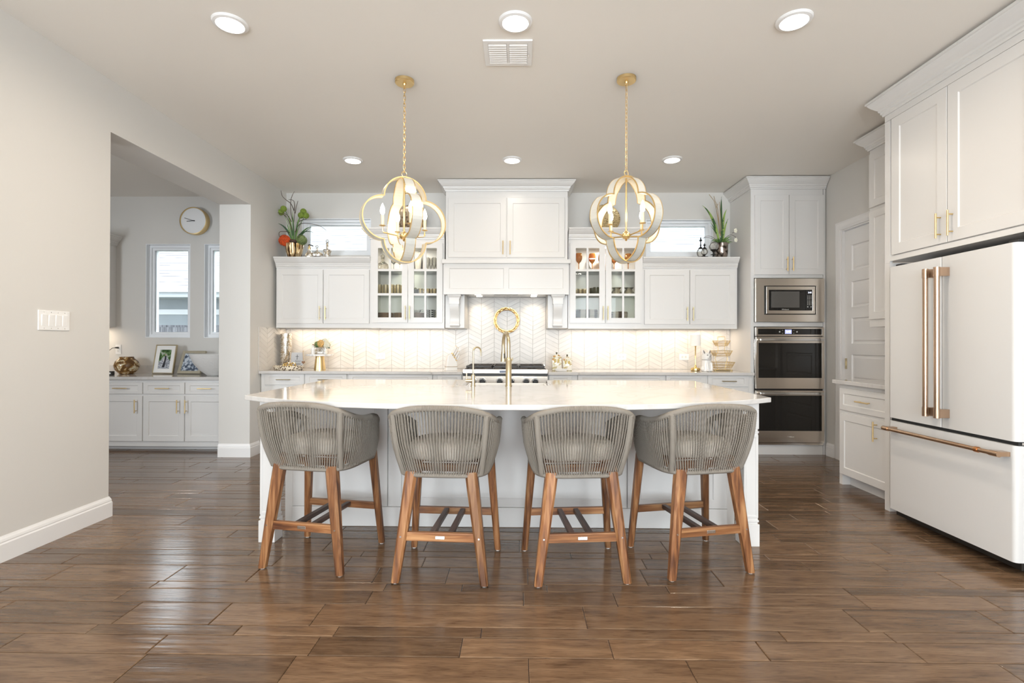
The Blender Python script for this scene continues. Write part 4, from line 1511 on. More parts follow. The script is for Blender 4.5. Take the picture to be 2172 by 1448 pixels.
def make_pendant(label):
    t = thing('pendant_light', label, 'pendant light', (0, 0, 0), 0, 'quatrefoil pendant lights above the island')
    zc = 2.058
    q = quatrefoil()
    n = len(q)
    BW = .034
    ks = .968
    def normals():
        # miter the corners so that both skins keep their distance
        N2 = []
        for i in range(n):
            p, c, m = q[i - 1], q[i], q[(i + 1) % n]
            e1 = Vector((c[0] - p[0], c[1] - p[1])); e2 = Vector((m[0] - c[0], m[1] - c[1]))
            if e1.length < 1e-6: e1 = e2
            if e2.length < 1e-6: e2 = e1
            e1.normalize(); e2.normalize()
            a = Vector((e1.y, -e1.x)); b = Vector((e2.y, -e2.x))
            s = (a + b)
            if s.length < 1e-6: s = a
            s.normalize()
            N2.append(s / max(.35, s.dot(a)))
        return N2
    NN = normals()
    for k, ang in enumerate((0, pi / 2)):
        ca, sa = cos(ang), sin(ang)
        sc = 1.0 if k == 0 else .985
        def P(i, off, y):
            x = (q[i][0] + NN[i].x * off) * ks * sc; z = (q[i][1] + NN[i].y * off) * ks * sc
            return (x * ca - y * sa, x * sa + y * ca, zc + z)
        def strip(off0, off1, name, mat, par):
            m = MB()
            R = []
            for i in range(n):
                R.append([P(i, off0, -BW), P(i, off1, -BW), P(i, off1, BW), P(i, off0, BW)])
            R.append(R[0])
            m.loft(R, True, False)
            return m.obj(name, mat, par)
        o = strip(.0005, .0030, 'quatrefoil_band', M['band_out'], t)
        strip(-.0024, .0004, 'band_lining', M['band_in'], o)
        m = MB()
        for s in (-1, 1):
            R = []
            for i in range(n):
                y0, y1 = s * BW, s * (BW + .0035)
                R.append([P(i, -.0038, y0 - s * .002), P(i, .0042, y0 - s * .002), P(i, .0042, y1), P(i, -.0038, y1)])
            R.append(R[0])
            m.loft(R, True, False)
        m.obj('gold_edge', M['gold'], o)
    top = zc + .302 * ks
    mb = MB(); mb.lathe([(.0, 0), (.020, .003), (.031, .018), (.031, .030), (.020, .046), (.009, .054), (.008, .066)], 24, (0, 0, zc - .132)); mb.lathe([(.004, -.016), (.009, -.010), (.004, -.002)], 12, (0, 0, zc - .128)); mb.obj('hub', M['gold'], t, smooth=True)
    mb = MB(); mb.cyl((0, 0, zc - .09), (0, 0, top + .012), .0065, 12); mb.obj('center_rod', M['gold'], t, smooth=True)
    for k in range(4):
        an = k * pi / 2
        ca, sa = cos(an), sin(an)
        def R3(x, z): return (x * ca, x * sa, zc + z)
        m = MB(); m.tube([R3(.015, -.112), R3(.12, -.100), R3(.140, -.097), R3(.149, -.088), R3(.150, -.060)], .005, 8)
        ao = m.obj('candle_arm', M['gold'], t, smooth=True)
        m = MB(); m.lathe([(.010, 0), (.020, .003), (.022, .006), (.012, .007)], 16, R3(.150, -.056)); m.obj('drip_cup', M['gold'], ao, smooth=True)
        m = MB(); m.lathe([(.0105, 0), (.0105, .072)], 14, R3(.150, -.050)); m.obj('candle_sleeve', M['candle'], ao, smooth=True)
        m = MB(); m.lathe([(.007, 0), (.013, .010), (.0165, .026), (.0145, .044), (.008, .062), (.003, .074), (.0005, .080)], 14, R3(.150, .022)); m.obj('candle_bulb', M['bulb'], ao, smooth=True)
    # loop, chain and canopy
    mb = MB(); mb.tube([(.018 * cos(a), 0, top + .030 + .018 * sin(a)) for a in [2 * pi * i / 20 for i in range(20)]], .0028, 8, close=True)
    z0, z1 = top + .040, H - .030
    L = .036; nl = int((z1 - z0) / (L - .009)) + 1
    stp = (z1 - z0) / nl
    ch = MB()
    for i in range(nl):
        zc2 = z0 + stp * (i + .5)
        pts = []
        for j in range(14):
            a = 2 * pi * j / 14
            x = .0075 * cos(a); zz2 = (L / 2 - .0075) * (1 if sin(a) > 0 else -1) * min(1, abs(sin(a)) * 3) + .0075 * sin(a)
            pts.append((x, 0, zc2 + zz2) if i % 2 else (0, x, zc2 + zz2))
        ch.tube(pts, .0019, 5, close=True)
    mb.obj('loop', M['gold'], t, smooth=True)
    ch.obj('chain', M['gold'], t, smooth=True)
    mb = MB(); mb.lathe([(.008, -.040), (.012, -.034), (.012, -.026), (.062, -.025), (.066, -.020), (.066, -.001), (.0, -.001)], 36, (0, 0, H)); mb.obj('ceiling_canopy', M['gold'], t, smooth=True)
    return t


p0 = make_pendant('brass quatrefoil pendant above the island on the side of the wide wall opening')
p0.location = (-.800, 3.505, 0); p0.rotation_euler = (0, 0, radians(30))
dup(p0, (.733, 3.490, 0), radians(33), 'brass quatrefoil pendant above the island on the refrigerator side')

# ================================================================== CEILING LIGHTS, VENT, PLATES
cl = [(-1.654, 2.866, 'recessed ceiling light of the near row, over the wide wall opening side'), (-.026, 2.866, 'recessed ceiling light of the near row, just before the ceiling vent'), (1.542, 2.868, 'recessed ceiling light of the near row, towards the refrigerator'),
      (-1.660, 5.025, 'recessed ceiling light of the far row, near the flower pot side'), (-.074, 5.025, 'recessed ceiling light of the far row, in front of the range hood'), (1.506, 5.025, 'recessed ceiling light of the far row, towards the oven tower')]
first = None
for x, y, lab in cl:
    if first is None:
        t = thing('ceiling_light', lab, 'ceiling light', (x, y, H), 0, 'recessed ceiling lights')
        mb = MB(); mb.lathe([(.0, -.001), (.096, -.001), (.096, -.006), (.090, -.013), (.074, -.017), (.074, -.010), (.0, -.008)], 40); mb.obj('trim_ring', M['trim'], t, smooth=True)
        mb = MB(); mb.lathe([(.0, -.020), (.050, -.0185), (.070, -.0150), (.0738, -.0115), (.0, -.0115)], 40); mb.obj('lens', M['lens'], t, smooth=True)
        first = t
    else:
        dup(first, (x, y, H), 0, lab)
area_light('ceiling_light_beam', (-4.6, 4.5, H - .024), (-4.6, 4.501, 0), .14, .14, 3, (1.0, .96, .92), 'DISK', 170)  # added fill lamp in the side room, no fixture there
for x, y in [(c[0], c[1]) for c in cl] + [(-1.65, .75), (-.03, .75), (1.54, .75), (-1.65, -1.6), (-.03, -1.6), (1.54, -1.6)]:  # the fixtures above, plus added fill lamps out of view behind the camera
    area_light('ceiling_light_beam', (x, y, H - .024), (x, y + .001, 0), .14, .14, (7.5 if y < 4 else 2.3), (1.0, .86, .70), 'DISK', 170)

t = thing('air_vent', 'white two-bank ceiling air vent between the ceiling lights and pendants', 'air vent', (-.074, 3.175, H))
mb = MB()
mb.frame(-.150, .150, -.137, .137, .030, -.010, 0)
bmesh.ops.transform(mb.bm, matrix=Matrix(((1, 0, 0, 0), (0, 0, 1, 0), (0, 1, 0, 0), (0, 0, 0, 1))), verts=mb.bm.verts)
mb.box(-.008, .008, -.108, .108, -.009, 0)
mb.obj('frame', M['white'], t, bevel=.002)
mb = MB(); mb.box(-.122, .122, -.11, .11, -.0015, -.0005); mb.obj('duct_opening', plain('grey duct', (.55, .54, .52), .6), t)
for s in (-1, 1):
    mb = MB()
    for k in range(9):
        y = -.094 + k * .0235
        mb.hull8([(s * .064 - .055, y + .006, -.014), (s * .064 + .055, y + .006, -.014), (s * .064 + .055, y + .009, -.014), (s * .064 - .055, y + .009, -.014)],
                 [(s * .064 - .055, y - .013, -.003), (s * .064 + .055, y - .013, -.003), (s * .064 + .055, y - .010, -.003), (s * .064 - .055, y - .010, -.003)])
    mb.obj('louvre_bank', M['white'], t)
mb = MB(); mb.box(.126, .131, -.01, .02, -.020, -.008); mb.obj('lever', M['chrome'], t)

ML = Matrix.Translation((XL, 3.060, 1.340)) @ Matrix.Rotation(pi / 2, 4, 'Z')
t = thing('light_switch', 'white four-gang rocker switch plate on the wall beside the wide opening', 'light switch', (XL, 3.060, 1.340), pi / 2)
mb = MB(); mb.box(-.105, .105, -.006, 0, -.060, .060, bev=.003); mb.obj('plate', M['white'], t)
for k in range(4):
    x = -.069 + k * .046
    mb = MB(); mb.hull8([(x - .0165, -.0075, -.034), (x + .0165, -.0075, -.034), (x + .0165, -.003, -.034), (x - .0165, -.003, -.034)],
                        [(x - .0165, -.0115, .034), (x + .0165, -.0115, .034), (x + .0165, -.003, .034), (x - .0165, -.003, .034)])
    mb.obj('rocker', M['white'], t, bevel=.001)
mb = MB()
for k in range(4):
    for z in (-.048, .048): mb.cyl((-.069 + k * .046, -.0055, z), (-.069 + k * .046, -.0068, z), .0028, 10)
mb.obj('screws', M['chrome'], t)


def outlet(label, x, y, z, horiz=True):
    t = thing('power_outlet', label, 'power outlet', (x, y, z), 0, 'backsplash power outlets' if horiz else None)
    w, h = (.0585, .036) if horiz else (.036, .0585)
    mb = MB(); mb.box(-w, w, -.006, 0, -h, h, bev=.002); mb.obj('plate', M['white'], t)
    for s in (-1, 1):
        cx, cz = (s * .0195, 0) if horiz else (0, s * .0195)
        mb = MB(); mb.tube([(cx, -.0055, cz), (cx, -.0085, cz)], .0155, 20); so = mb.obj('socket', M['ceramic'], t)
        mb = MB()
        if horiz:
            for q in (-.006, .006): mb.box(cx - .004, cx + .004, -.0092, -.0083, q - .0012, q + .0012)
        else:
            for q in (-.006, .006): mb.box(q - .0012, q + .0012, -.0092, -.0083, cz - .004, cz + .004)
        mb.obj('slots', M['shadow_gap'], so)
    return t


YW = YB - .0085
outlet('white outlet on the tile between the cake stand and knife block', -1.679, YW, 1.052)
outlet('white outlet on the tile below the amber goblet cabinet', 1.235, YW, 1.052)
outlet('white outlet on the tile just beside the small lamp', 1.985, YW, 1.052)
outlet('white outlet with a black plug on the side room wall', -5.010, YN - .001, 1.120, False)
t = thing('charging_cable', 'black power cord plugged into the side room wall outlet', 'cable', (-5.01, YN - .01, 1.142))
mb = MB(); mb.box(-.010, .010, -.030, 0, -.010, .010, bev=.003); mb.tube([(-.003, -.028, 0), (-.012, -.040, 0)], [.008, .005], 8); mb.obj('plug', M['black'], t)
mb = MB(); mb.tube([(-.010, -.036, 0), (-.03, -.05, -.004), (-.065, -.06, -.035), (-.11, -.065, -.10), (-.16, -.07, -.18), (-.21, -.08, -.25), (-.26, -.10, -.300), (-.34, -.12, -.3115)], .0035, 8); mb.obj('cable', M['black'], t, smooth=True)
# ================================================================== DECORATION
def at(u, v, Y):
    """point at depth Y along the sight line of a pixel"""
    u -= 1086; v -= 724
    c, s = cos(ROLL), sin(ROLL)
    u, v = u * c + v * s, -u * s + v * c
    x, y, z = u / F_PX, 1.0, -v / F_PX
    c, s = cos(PITCH), sin(PITCH); y, z = y * c - z * s, y * s + z * c
    c, s = cos(YAW), sin(YAW); x, y = x * c - y * s, x * s + y * c
    return Vector((x * Y / y, Y, CAM_H + z * Y / y))


def ax(u, Y, v=600): return at(u, v, Y).x


M['leaf'] = two_tone('green strap leaf', (.05, .13, .035), (.20, .33, .09), 14, .45, stretch=(1, 1, .3))
M['leaf_d'] = plain('dark leaf', (.035, .085, .04), .45, var=.3, vscale=30)
M['snake'] = two_tone('banded snake plant leaf', (.03, .09, .02), (.26, .38, .08), 38, .4, kind='wave', lo=.3, hi=.7, stretch=(.1, .1, 1), dist=3)
M['allium'] = plain('green pompom bloom', (.24, .34, .05), .8, bump=1.0, bscale=160, bdist=.01, var=.35, vscale=90)
M['twig'] = plain('brown twig', (.09, .06, .04), .8)
M['twig_l'] = plain('tan dry stem', (.36, .26, .14), .8)
M['orange'] = plain('orange hydrangea', (.66, .09, .015), .7, var=.4, vscale=60)
M['sage'] = plain('sage hydrangea', (.20, .26, .09), .7, var=.4, vscale=60)
M['white_fl'] = plain('white hydrangea', (.78, .76, .62), .7, var=.12, vscale=60)
M['peach'] = plain('peach hydrangea', (.74, .46, .16), .7, var=.25, vscale=60)
M['nest'] = plain('brown nest', (.12, .07, .05), .9, bump=1, bscale=120, bdist=.01)
M['mercury_gold'] = two_tone('gold mercury glass', (.22, .13, .06), (.95, .74, .46), 26, .14, 1.0, stretch=(1, 1, .25), c3=(.80, .58, .33))
M['mercury'] = two_tone('silver mercury glass', (.56, .47, .33), (.93, .91, .87), 55, .24, .9, c3=(.80, .77, .72))
M['pewter'] = two_tone('dark pewter glaze', (.06, .045, .035), (.40, .33, .29), 18, .2, .9)
M['disc_brown'] = two_tone('hammered brown disc', (.10, .06, .035), (.50, .38, .26), 26, .3, .7, kind='voronoi', lo=.1, hi=.5, bump=.6)
M['disc_gold'] = two_tone('woven gold disc', (.10, .06, .02), (.62, .48, .26), 34, .35, .6, kind='voronoi', lo=.08, hi=.45, bump=.8, stretch=(1, 1, 1.8))
M['vase_brown'] = two_tone('brown cream swirl glaze', (.13, .06, .015), (.74, .66, .46), 9, .16, 0, lo=.44, hi=.60, c3=(.36, .19, .05), dist=2.5)
M['leopard'] = two_tone('leopard print', (.03, .018, .012), (.80, .72, .58), 58, .35, 0, kind='voronoi', lo=.36, hi=.46, c3=(.46, .28, .11))
M['floral'] = two_tone('floral glaze', (.55, .16, .03), (.85, .81, .72), 26, .2, 0, lo=.36, hi=.50, c3=(.46, .42, .16), dist=1.2)
M['marble'] = two_tone('white marble', (.60, .59, .58), (.84, .82, .80), 6, .2, 0, lo=.40, hi=.50, dist=2)
M['plate_edge'] = two_tone('brown banded stoneware', (.16, .10, .06), (.66, .58, .48), 60, .35, 0, kind='wave', lo=.3, hi=.6, stretch=(.05, .05, 1))
M['stoneware'] = plain('cream stoneware', (.62, .53, .42), .35, var=.15, vscale=40)
M['brown_plate'] = plain('brown stoneware', (.28, .17, .09), .4, var=.3, vscale=30)
M['olive'] = plain('olive glaze', (.10, .09, .05), .25, var=.3, vscale=30)
M['pattern'] = two_tone('black and white patterned glaze', (.04, .04, .045), (.78, .77, .74), 60, .3, 0, lo=.46, hi=.54)
M['flute'] = thin_glass('pale gold glass', (.97, .90, .74), 1.0, .03, .16)
M['clear_body'] = thin_glass('milky clear glass', (.90, .89, .86), 1.1, .03, .12)
M['copper'] = plain('antique gold leaf', (.68, .43, .18), .32, .9, var=.25, vscale=40)
M['gold_dark'] = plain('dark gold wire', (.62, .46, .20), .35, .9)


def blade(mb, pts, w, fold=.15):
    """strap leaf along points, widest a third of the way up, slightly folded"""
    P = [Vector(p) for p in pts]
    n = len(P)
    rows = []
    for i in range(n):
        t = (P[min(i + 1, n - 1)] - P[max(i - 1, 0)]).normalized()
        side = t.cross(Vector((0, -1, .2)))
        if side.length < .05: side = t.cross(Vector((1, 0, 0)))
        side.normalize()
        nn = side.cross(t).normalized()
        u = i / (n - 1)
        ww = w * (.45 + 1.1 * u) if u < .4 else w * .89 * (1 - ((u - .4) / .6) ** 1.6)
        ww = max(ww, .0006)
        rows.append([P[i] - side * ww, P[i] + nn * ww * fold * -1, P[i] + side * ww, P[i] + nn * (ww * fold * -1 - .0012) ])
    mb.loft([[tuple(q) for q in r] for r in rows], True, True)


def curve3(p0, p1, p2, n=9):
    a, b, c = Vector(p0), Vector(p1), Vector(p2)
    return [tuple(a * (1 - t) ** 2 + b * 2 * t * (1 - t) + c * t * t) for t in [i / (n - 1) for i in range(n)]]


def petals(mb, c, R, n, rnd, s=.011):
    """ball of small four-petal florets"""
    for i in range(n):
        z = 1 - 2 * (i + .5) / n
        a = i * 2.39996
        q = sqrt(max(0, 1 - z * z))
        d = Vector((q * cos(a), q * sin(a), z))
        p = Vector(c) + d * R * rnd.uniform(.86, 1.06)
        t1 = d.cross(Vector((.3, .2, 1))).normalized(); t2 = d.cross(t1)
        for k in range(4):
            an = k * pi / 2 + rnd.uniform(-.2, .2)
            r = t1 * cos(an) + t2 * sin(an); sd = d.cross(r)
            A = p; B = p + r * s * .6 + sd * s * .45 + d * s * .15; C = p + r * s * 1.2 + d * s * .3; D = p + r * s * .6 - sd * s * .45 + d * s * .15
            mb.face([tuple(A), tuple(B), tuple(C), tuple(D)])


rnd = random.Random(5)
ZU = 2.191     # top of the side wall cabinets
# ---- flower pot on the left wall cabinet
px, py = ax(624, 5.93), 5.93
t = thing('flower_arrangement', 'gold ribbed pot with orange and green flowers and curly twigs in the corner', 'plant', (px, py, ZU))
mb = MB(); mb.lathe([(.060, 0), (.066, .01), (.085, .08), (.100, .165), (.104, .178), (.098, .178), (.090, .15), (.0, .14)], 40, mod=lambda a, z: 1 + .05 * cos(14 * a)); mb.obj('pot', M['mercury_gold'], t, smooth=True)
def L(u, v, Y=5.93): return tuple(at(u, v, Y) - Vector((px, py, ZU)))
mb = MB(); petals(mb, L(604, 510, 5.88), .060, 190, rnd, .014); mb.obj('orange_hydrangea', M['orange'], t, solid=.0008)
mb = MB(); petals(mb, L(640, 509, 5.90), .056, 150, rnd); mb.obj('sage_hydrangea', M['sage'], t, solid=.0008)
mb = MB(); mb.sphere(L(622, 512, 5.90), .045, 16, 8, .6); mb.obj('nest', M['nest'], t, smooth=True)
for (u, v, Y) in ((601.5, 442.5, 5.93), (596, 450, 5.97), (643.5, 448.5, 5.97), (638.5, 456.5, 5.92), (649, 457, 5.94)):
    c = Vector(L(u, v, Y))
    s = MB(); s.tube(curve3((0, 0, .16), (c.x * .25, 0, .16 + (c.z - .16) * .6), tuple(c - Vector((c.x * .2, 0, .03)))), .0035, 6); so = s.obj('bloom_stem', M['leaf'], t, smooth=True)
    m = MB(); m.sphere(tuple(c), .036, 18, 12); m.obj('pompom_bloom', M['allium'], so, smooth=True)
for pts, w, mat in (
        (((0, 0, .15), L(612, 480), L(590, 473.5)), .014, 'leaf_d'), (((0, 0, .15), L(640, 483), L(661, 481, 5.85)), .014, 'leaf'),
        (((0, 0, .15), L(633, 480), L(668, 494, 5.82)), .010, 'leaf_d'), (((0, 0, .15), L(618, 480), L(612, 455)), .013, 'leaf'),
        (((.01, 0, .15), L(628, 480), L(634, 462)), .013, 'leaf'), (((.01, 0, .15), L(630, 500), L(663, 480, 5.86)), .010, 'leaf'),
        (((0, 0, .15), L(622, 470), L(620, 448)), .010, 'leaf'), (((-.01, 0, .15), L(615, 490), L(607, 470)), .010, 'leaf')):
    mb = MB(); blade(mb, curve3(*pts), w); mb.obj('strap_leaf', M[mat], t)
for pts in ([(622, 510), (622, 480), (625, 455), (624, 445)], [(624, 447), (617, 432), (607, 424), (599, 416), (597, 409), (596, 404)], [(624, 447), (625, 434), (622, 425), (612, 423)],
            [(623, 480), (617, 450), (617, 425), (621, 412), (624.5, 406)], [(626, 452), (628, 440), (632, 426)], [(626, 492), (634, 477), (645, 473.5), (668, 476), (682, 481), (692, 488.5)],
            [(620, 488), (612, 468), (605, 457), (590, 451), (575, 455.5)], [(618, 470), (612, 459), (603, 452)], [(616, 494), (606, 491), (593, 492), (593, 502), (600, 512)], [(630, 472), (640, 467), (650, 464.5)]):
    P = [L(u, v, 5.93 + .05 * sin(i * 1.3 + u)) for i, (u, v) in enumerate(pts)]
    Q = []
    for i in range(len(P) - 1):
        for k in range(4):
            a, b = P[max(i - 1, 0)], P[i]; c, d = P[i + 1], P[min(i + 2, len(P) - 1)]
            s = k / 4
            Q.append(tuple(.5 * (2 * b[j] + (c[j] - a[j]) * s + (2 * a[j] - 5 * b[j] + 4 * c[j] - d[j]) * s * s + (3 * b[j] - a[j] - 3 * c[j] + d[j]) * s ** 3) for j in range(3)))
    Q.append(P[-1])
    n = len(Q)
    mb = MB(); mb.tube(Q, [.0048 - .0028 * i / n for i in range(n)], 6); mb.obj('twig', M['twig'], t, smooth=True)

# ---- perfume bottles
def lathed(name, label, cat, loc, parts, group=None, **kw):
    t = thing(name, label, cat, loc, 0, group)
    for pn, prof, mat in parts:
        mb = MB(); mb.lathe(prof, 28, **{k: v for k, v in kw.items() if k in ('sx', 'sy')} if pn == parts[0][0] else {})
        mb.obj(pn, M[mat], t, smooth=True)
    return t


g = 'perfume bottles on the wall cabinet'
Yb = 5.80
t = lathed('perfume_bottle', 'silvery checked atomizer bottle next to the flower pot', 'bottle', (ax(656, 5.86), 5.86, ZU), [('bottle', [(.040, 0), (.046, .012), (.042, .040), (.024, .075), (.014, .095), (.014, .105)], 'mercury'), ('collar', [(.016, .105), (.016, .125), (.010, .130), (.008, .150)], 'gold')], g)
mb = MB(); mb.tube([(-.018, 0, .150), (0, 0, .156), (.02, -.005, .152), (.045, -.01, .142)], [.006, .008, .005, .007], 10); mb.obj('spray_nozzle', M['dark_metal'], t, smooth=True)
t = lathed('perfume_bottle', 'squat oval silver bottle between two taller perfume bottles', 'bottle', (ax(672, 5.765), 5.765, ZU), [('bottle', [(.030, 0), (.060, .008), (.072, .028), (.058, .048), (.020, .060), (.012, .066), (.012, .092), (.018, .096)], 'mercury')], g, sy=.45)
mb = MB(); mb.sphere((0, 0, .118), .017, 16, 10); mb.cyl((0, 0, .096), (0, 0, .108), .008, 12); mb.obj('stopper', M['clear_body'], t, smooth=True)
t = lathed('perfume_bottle', 'tapered silver bottle with tall neck and ball stopper', 'bottle', (ax(694, Yb), Yb, ZU), [('bottle', [(.024, 0), (.026, .008), (.036, .045), (.048, .080), (.042, .090), (.016, .100), (.012, .108), (.012, .160), (.020, .166)], 'mercury')], g)
mb = MB(); mb.sphere((0, 0, .187), .018, 16, 10); mb.cyl((0, 0, .162), (0, 0, .176), .008, 12); mb.obj('stopper', M['clear_body'], t, smooth=True)

# ---- leaning discs on the glass cabinets
for (u, lab, mat) in ((872, 'hammered brown disc leaning on the wall behind the pendant near the flower pot side', 'disc_brown'), (1283, 'woven gold disc leaning on the wall behind the pendant near the refrigerator side', 'disc_gold')):
    mb = MB(); mb.lathe([(.0, .008), (.08, .010), (.150, .022), (.176, .034), (.180, .038), (.178, .028), (.150, .012), (.08, 0), (.0, 0)], 48)
    bmesh.ops.transform(mb.bm, matrix=Matrix.Rotation(radians(80), 4, 'X'), verts=mb.bm.verts)
    z = 2.512 + .180
    o = mb.obj('decorative_disc', M[mat], smooth=True)
    o.location = (ax(u, 6.06), 6.09, z)
    tag(o, lab, 'decorative plate')

# ---- snake plant and finial lanterns on the right wall cabinet
px, py = ax(1530, 5.97), 5.97
t = thing('snake_plant', 'pewter pot of snake plant and grasses beside the oven tower', 'plant', (px, py, ZU))
mb = MB(); mb.lathe([(.055, 0), (.060, .012), (.052, .020), (.066, .045), (.072, .10), (.072, .165), (.080, .195), (.074, .195), (.066, .17), (.0, .165)], 32); mb.obj('pot', M['pewter'], t, smooth=True)
mb = MB(); mb.lathe([(.055, .0), (.063, .006), (.061, .014)], 32); mb.obj('copper_base', M['copper'], t, smooth=True)
def L(u, v, Y=5.97): return tuple(at(u, v, Y) - Vector((px, py, ZU)))
for pts, w in ((((-.02, 0, .17), L(1517, 455), L(1489, 435)), .020), (((0, 0, .17), L(1531, 440), L(1530, 417)), .010), (((.02, 0, .17), L(1530, 460), L(1542, 443)), .018), (((.02, 0, .17), L(1535, 480), L(1545, 463)), .012), (((.0, 0, .17), L(1527, 432), L(1531, 416)), .007), (((0, 0, .17), L(1518, 485), L(1506, 470)), .010), (((.0, 0, .17), L(1520, 490), L(1506, 478)), .008)):
    mb = MB(); blade(mb, curve3(*pts, n=12), w); mb.obj('snake_leaf', M['snake'], t)
mb = MB()
for i in range(70):
    a = rnd.uniform(0, 2 * pi); r = rnd.uniform(.05, .13); h = rnd.uniform(.02, .11)
    p0 = (.02 * cos(a), .02 * sin(a), .165); p1 = (r * .6 * cos(a), r * .6 * sin(a), .19 + h); p2 = (r * cos(a), r * sin(a), .175 + h * rnd.uniform(.2, 1.0))
    blade(mb, curve3(p0, p1, p2, 6), .006)
o = mb.obj('grass_tuft', M['leaf'], t)
mb = MB()
for pts in ([(1528, 500), (1521, 440), (1514, 425), (1504, 412)], [(1526, 495), (1525, 440), (1517, 427), (1514, 416)], [(1529, 500), (1523, 470), (1519, 440), (1523, 432)], [(1530, 490), (1527, 440), (1526, 428)]):
    P = [L(u, v, 5.97) for u, v in pts]
    mb.tube(curve3(P[0], P[1], P[2]) + P[3:], .0035, 6)
mb.obj('dry_stem', M['twig_l'], t, smooth=True)
mb = MB()
for pts in (((0, 0, .17), L(1543, 488), L(1561, 503, 5.78)), (L(1553, 494, 5.83), L(1558, 492, 5.79), L(1560, 489, 5.78)), (L(1560, 502, 5.78), L(1561, 506, 5.78), L(1560.5, 509, 5.78)), ((0, 0, .17), L(1506, 490, 5.97), L(1492, 505, 5.97)), ((0, 0, .17), L(1501, 492, 5.98), L(1484, 511, 5.99))):
    mb.tube(curve3(*pts), .0022, 6)
mb.obj('trailing_stem', M['twig'], t, smooth=True)
mb = MB()
for c in (L(1560, 489, 5.78), L(1560.5, 509, 5.78)):
    for k in range(5):
        a = k * 2 * pi / 5; r = .016
        mb.sphere((c[0] + r * cos(a) * .6, c[1] - .004, c[2] + r * sin(a)), .011, 8, 6, 1, 1, .3)
mb.obj('orchid_bloom', M['white_fl'], t, smooth=True)

g = 'finial lanterns on the wall cabinet'
def finial(prof_globe, zc, ft, u, Y, lab, stem=None, top=True):
    t = thing('finial_lantern', lab, 'ornament', (ax(u, Y), Y, ZU), 0, g)
    mb = MB(); mb.lathe(prof_globe, 28, (0, 0, zc)); mb.obj('glass_globe', M['clear_body'], t, smooth=True)
    mb = MB()
    mb.lathe(stem, 24)
    if top: mb.lathe(ft, 20)
    mb.obj('iron_base' if not top else 'iron_mount', M['dark_metal'], t, smooth=True)
    return t
def globe(r, sz=1.0): return [(r * sin(pi * (.07 + .86 * i / 12)), -r * sz * cos(pi * (.07 + .86 * i / 12))) for i in range(13)]
def spire(z, h): return [(.030, z), (.022, z + .008), (.008, z + .020), (.005, z + .030), (.011, z + .040), (.005, z + .048), (.005, z + h * .55), (.020, z + h * .60), (.012, z + h * .66), (.005, z + h * .70), (.009, z + h * .78), (.003, z + h * .84), (.0005, z + h)]
finial(globe(.044, 1.3), .070, spire(.118, .150), 1486, 5.88, 'egg shaped clear lantern with tall spiked dark finial', [(.040, 0), (.044, .004), (.030, .010), (.016, .016), (.020, .020)])
finial(globe(.038), .062, spire(.095, .072), 1494, 5.78, 'smallest round clear lantern with short dark finial, in front of the egg shaped one', [(.040, .0), (.042, .006), (.012, .010), (.010, .022), (.020, .030)])
finial(globe(.052), .130, None, 1513.5, 5.80, 'clear ball lantern raised on a dark stem before the pewter pot', [(.034, 0), (.034, .006), (.012, .012), (.010, .030), (.036, .034), (.012, .042), (.010, .062), (.034, .086), (.036, .090)], False)

# ---- contents of the glass cabinets
Z0, Z1, Z2 = 1.4706, 1.7665, 2.0445
gob = None
for i, (u, Y) in enumerate(((1227.6, 5.90), (1256, 5.92), (1276, 5.97), (1302.5, 5.92), (1332.5, 5.93))):
    lab = ['amber goblet nearest the range hood', 'amber goblet second from the range hood', 'amber goblet half hidden behind the middle door frame', 'amber goblet fourth from the range hood', 'amber goblet nearest the solid-door cabinet'][i]
    if gob is None:
        gob = thing('amber_goblet', lab, 'wine glass', (ax(u, Y, 550), Y, Z2), 0, 'amber goblets behind the glass door')
        mb = MB(); mb.lathe([(.034, 0), (.030, .004), (.006, .010), (.0048, .085), (.010, .100)], 24); mb.obj('stem', M['amber'], gob, smooth=True)
        mb = MB(); mb.lathe([(.008, .098), (.024, .112), (.038, .140), (.041, .165), (.038, .195), (.033, .212), (.031, .212), (.036, .190), (.038, .165), (.034, .140), (.020, .116), (.003, .106)], 28, cap=False); mb.obj('bowl', M['amber'], gob, smooth=True)
    else: dup(gob, (ax(u, Y, 550), Y, Z2), 0, lab)
def single(name, label, cat, loc, prof, mat, group=None, seg=28, sx=1, sy=1, mod=None, rx=0, cap=True):
    mb = MB(); mb.lathe(prof, seg, (0, 0, 0), cap, sx, sy, mod)
    o = mb.obj(name, M[mat], smooth=True, angle=50)
    o.location = loc
    if rx: o.rotation_euler = (rx, 0, 0)
    return tag(o, label, cat, group)
def again(o, loc, label=None):
    c = o.copy(); COL.objects.link(c); c.location = loc
    if label: c['label'] = label
    return c
PLATE = [(.0, .004), (.075, .004), (.110, .014), (.130, .018), (.1305, .0145), (.108, .008), (.075, 0), (.0, 0)]
o = single('serving_plate', 'large cream plate standing on edge behind the amber goblets', 'plate', (ax(1272, 6.09), 6.085, Z2 + .129), PLATE, 'stoneware', rx=radians(80))
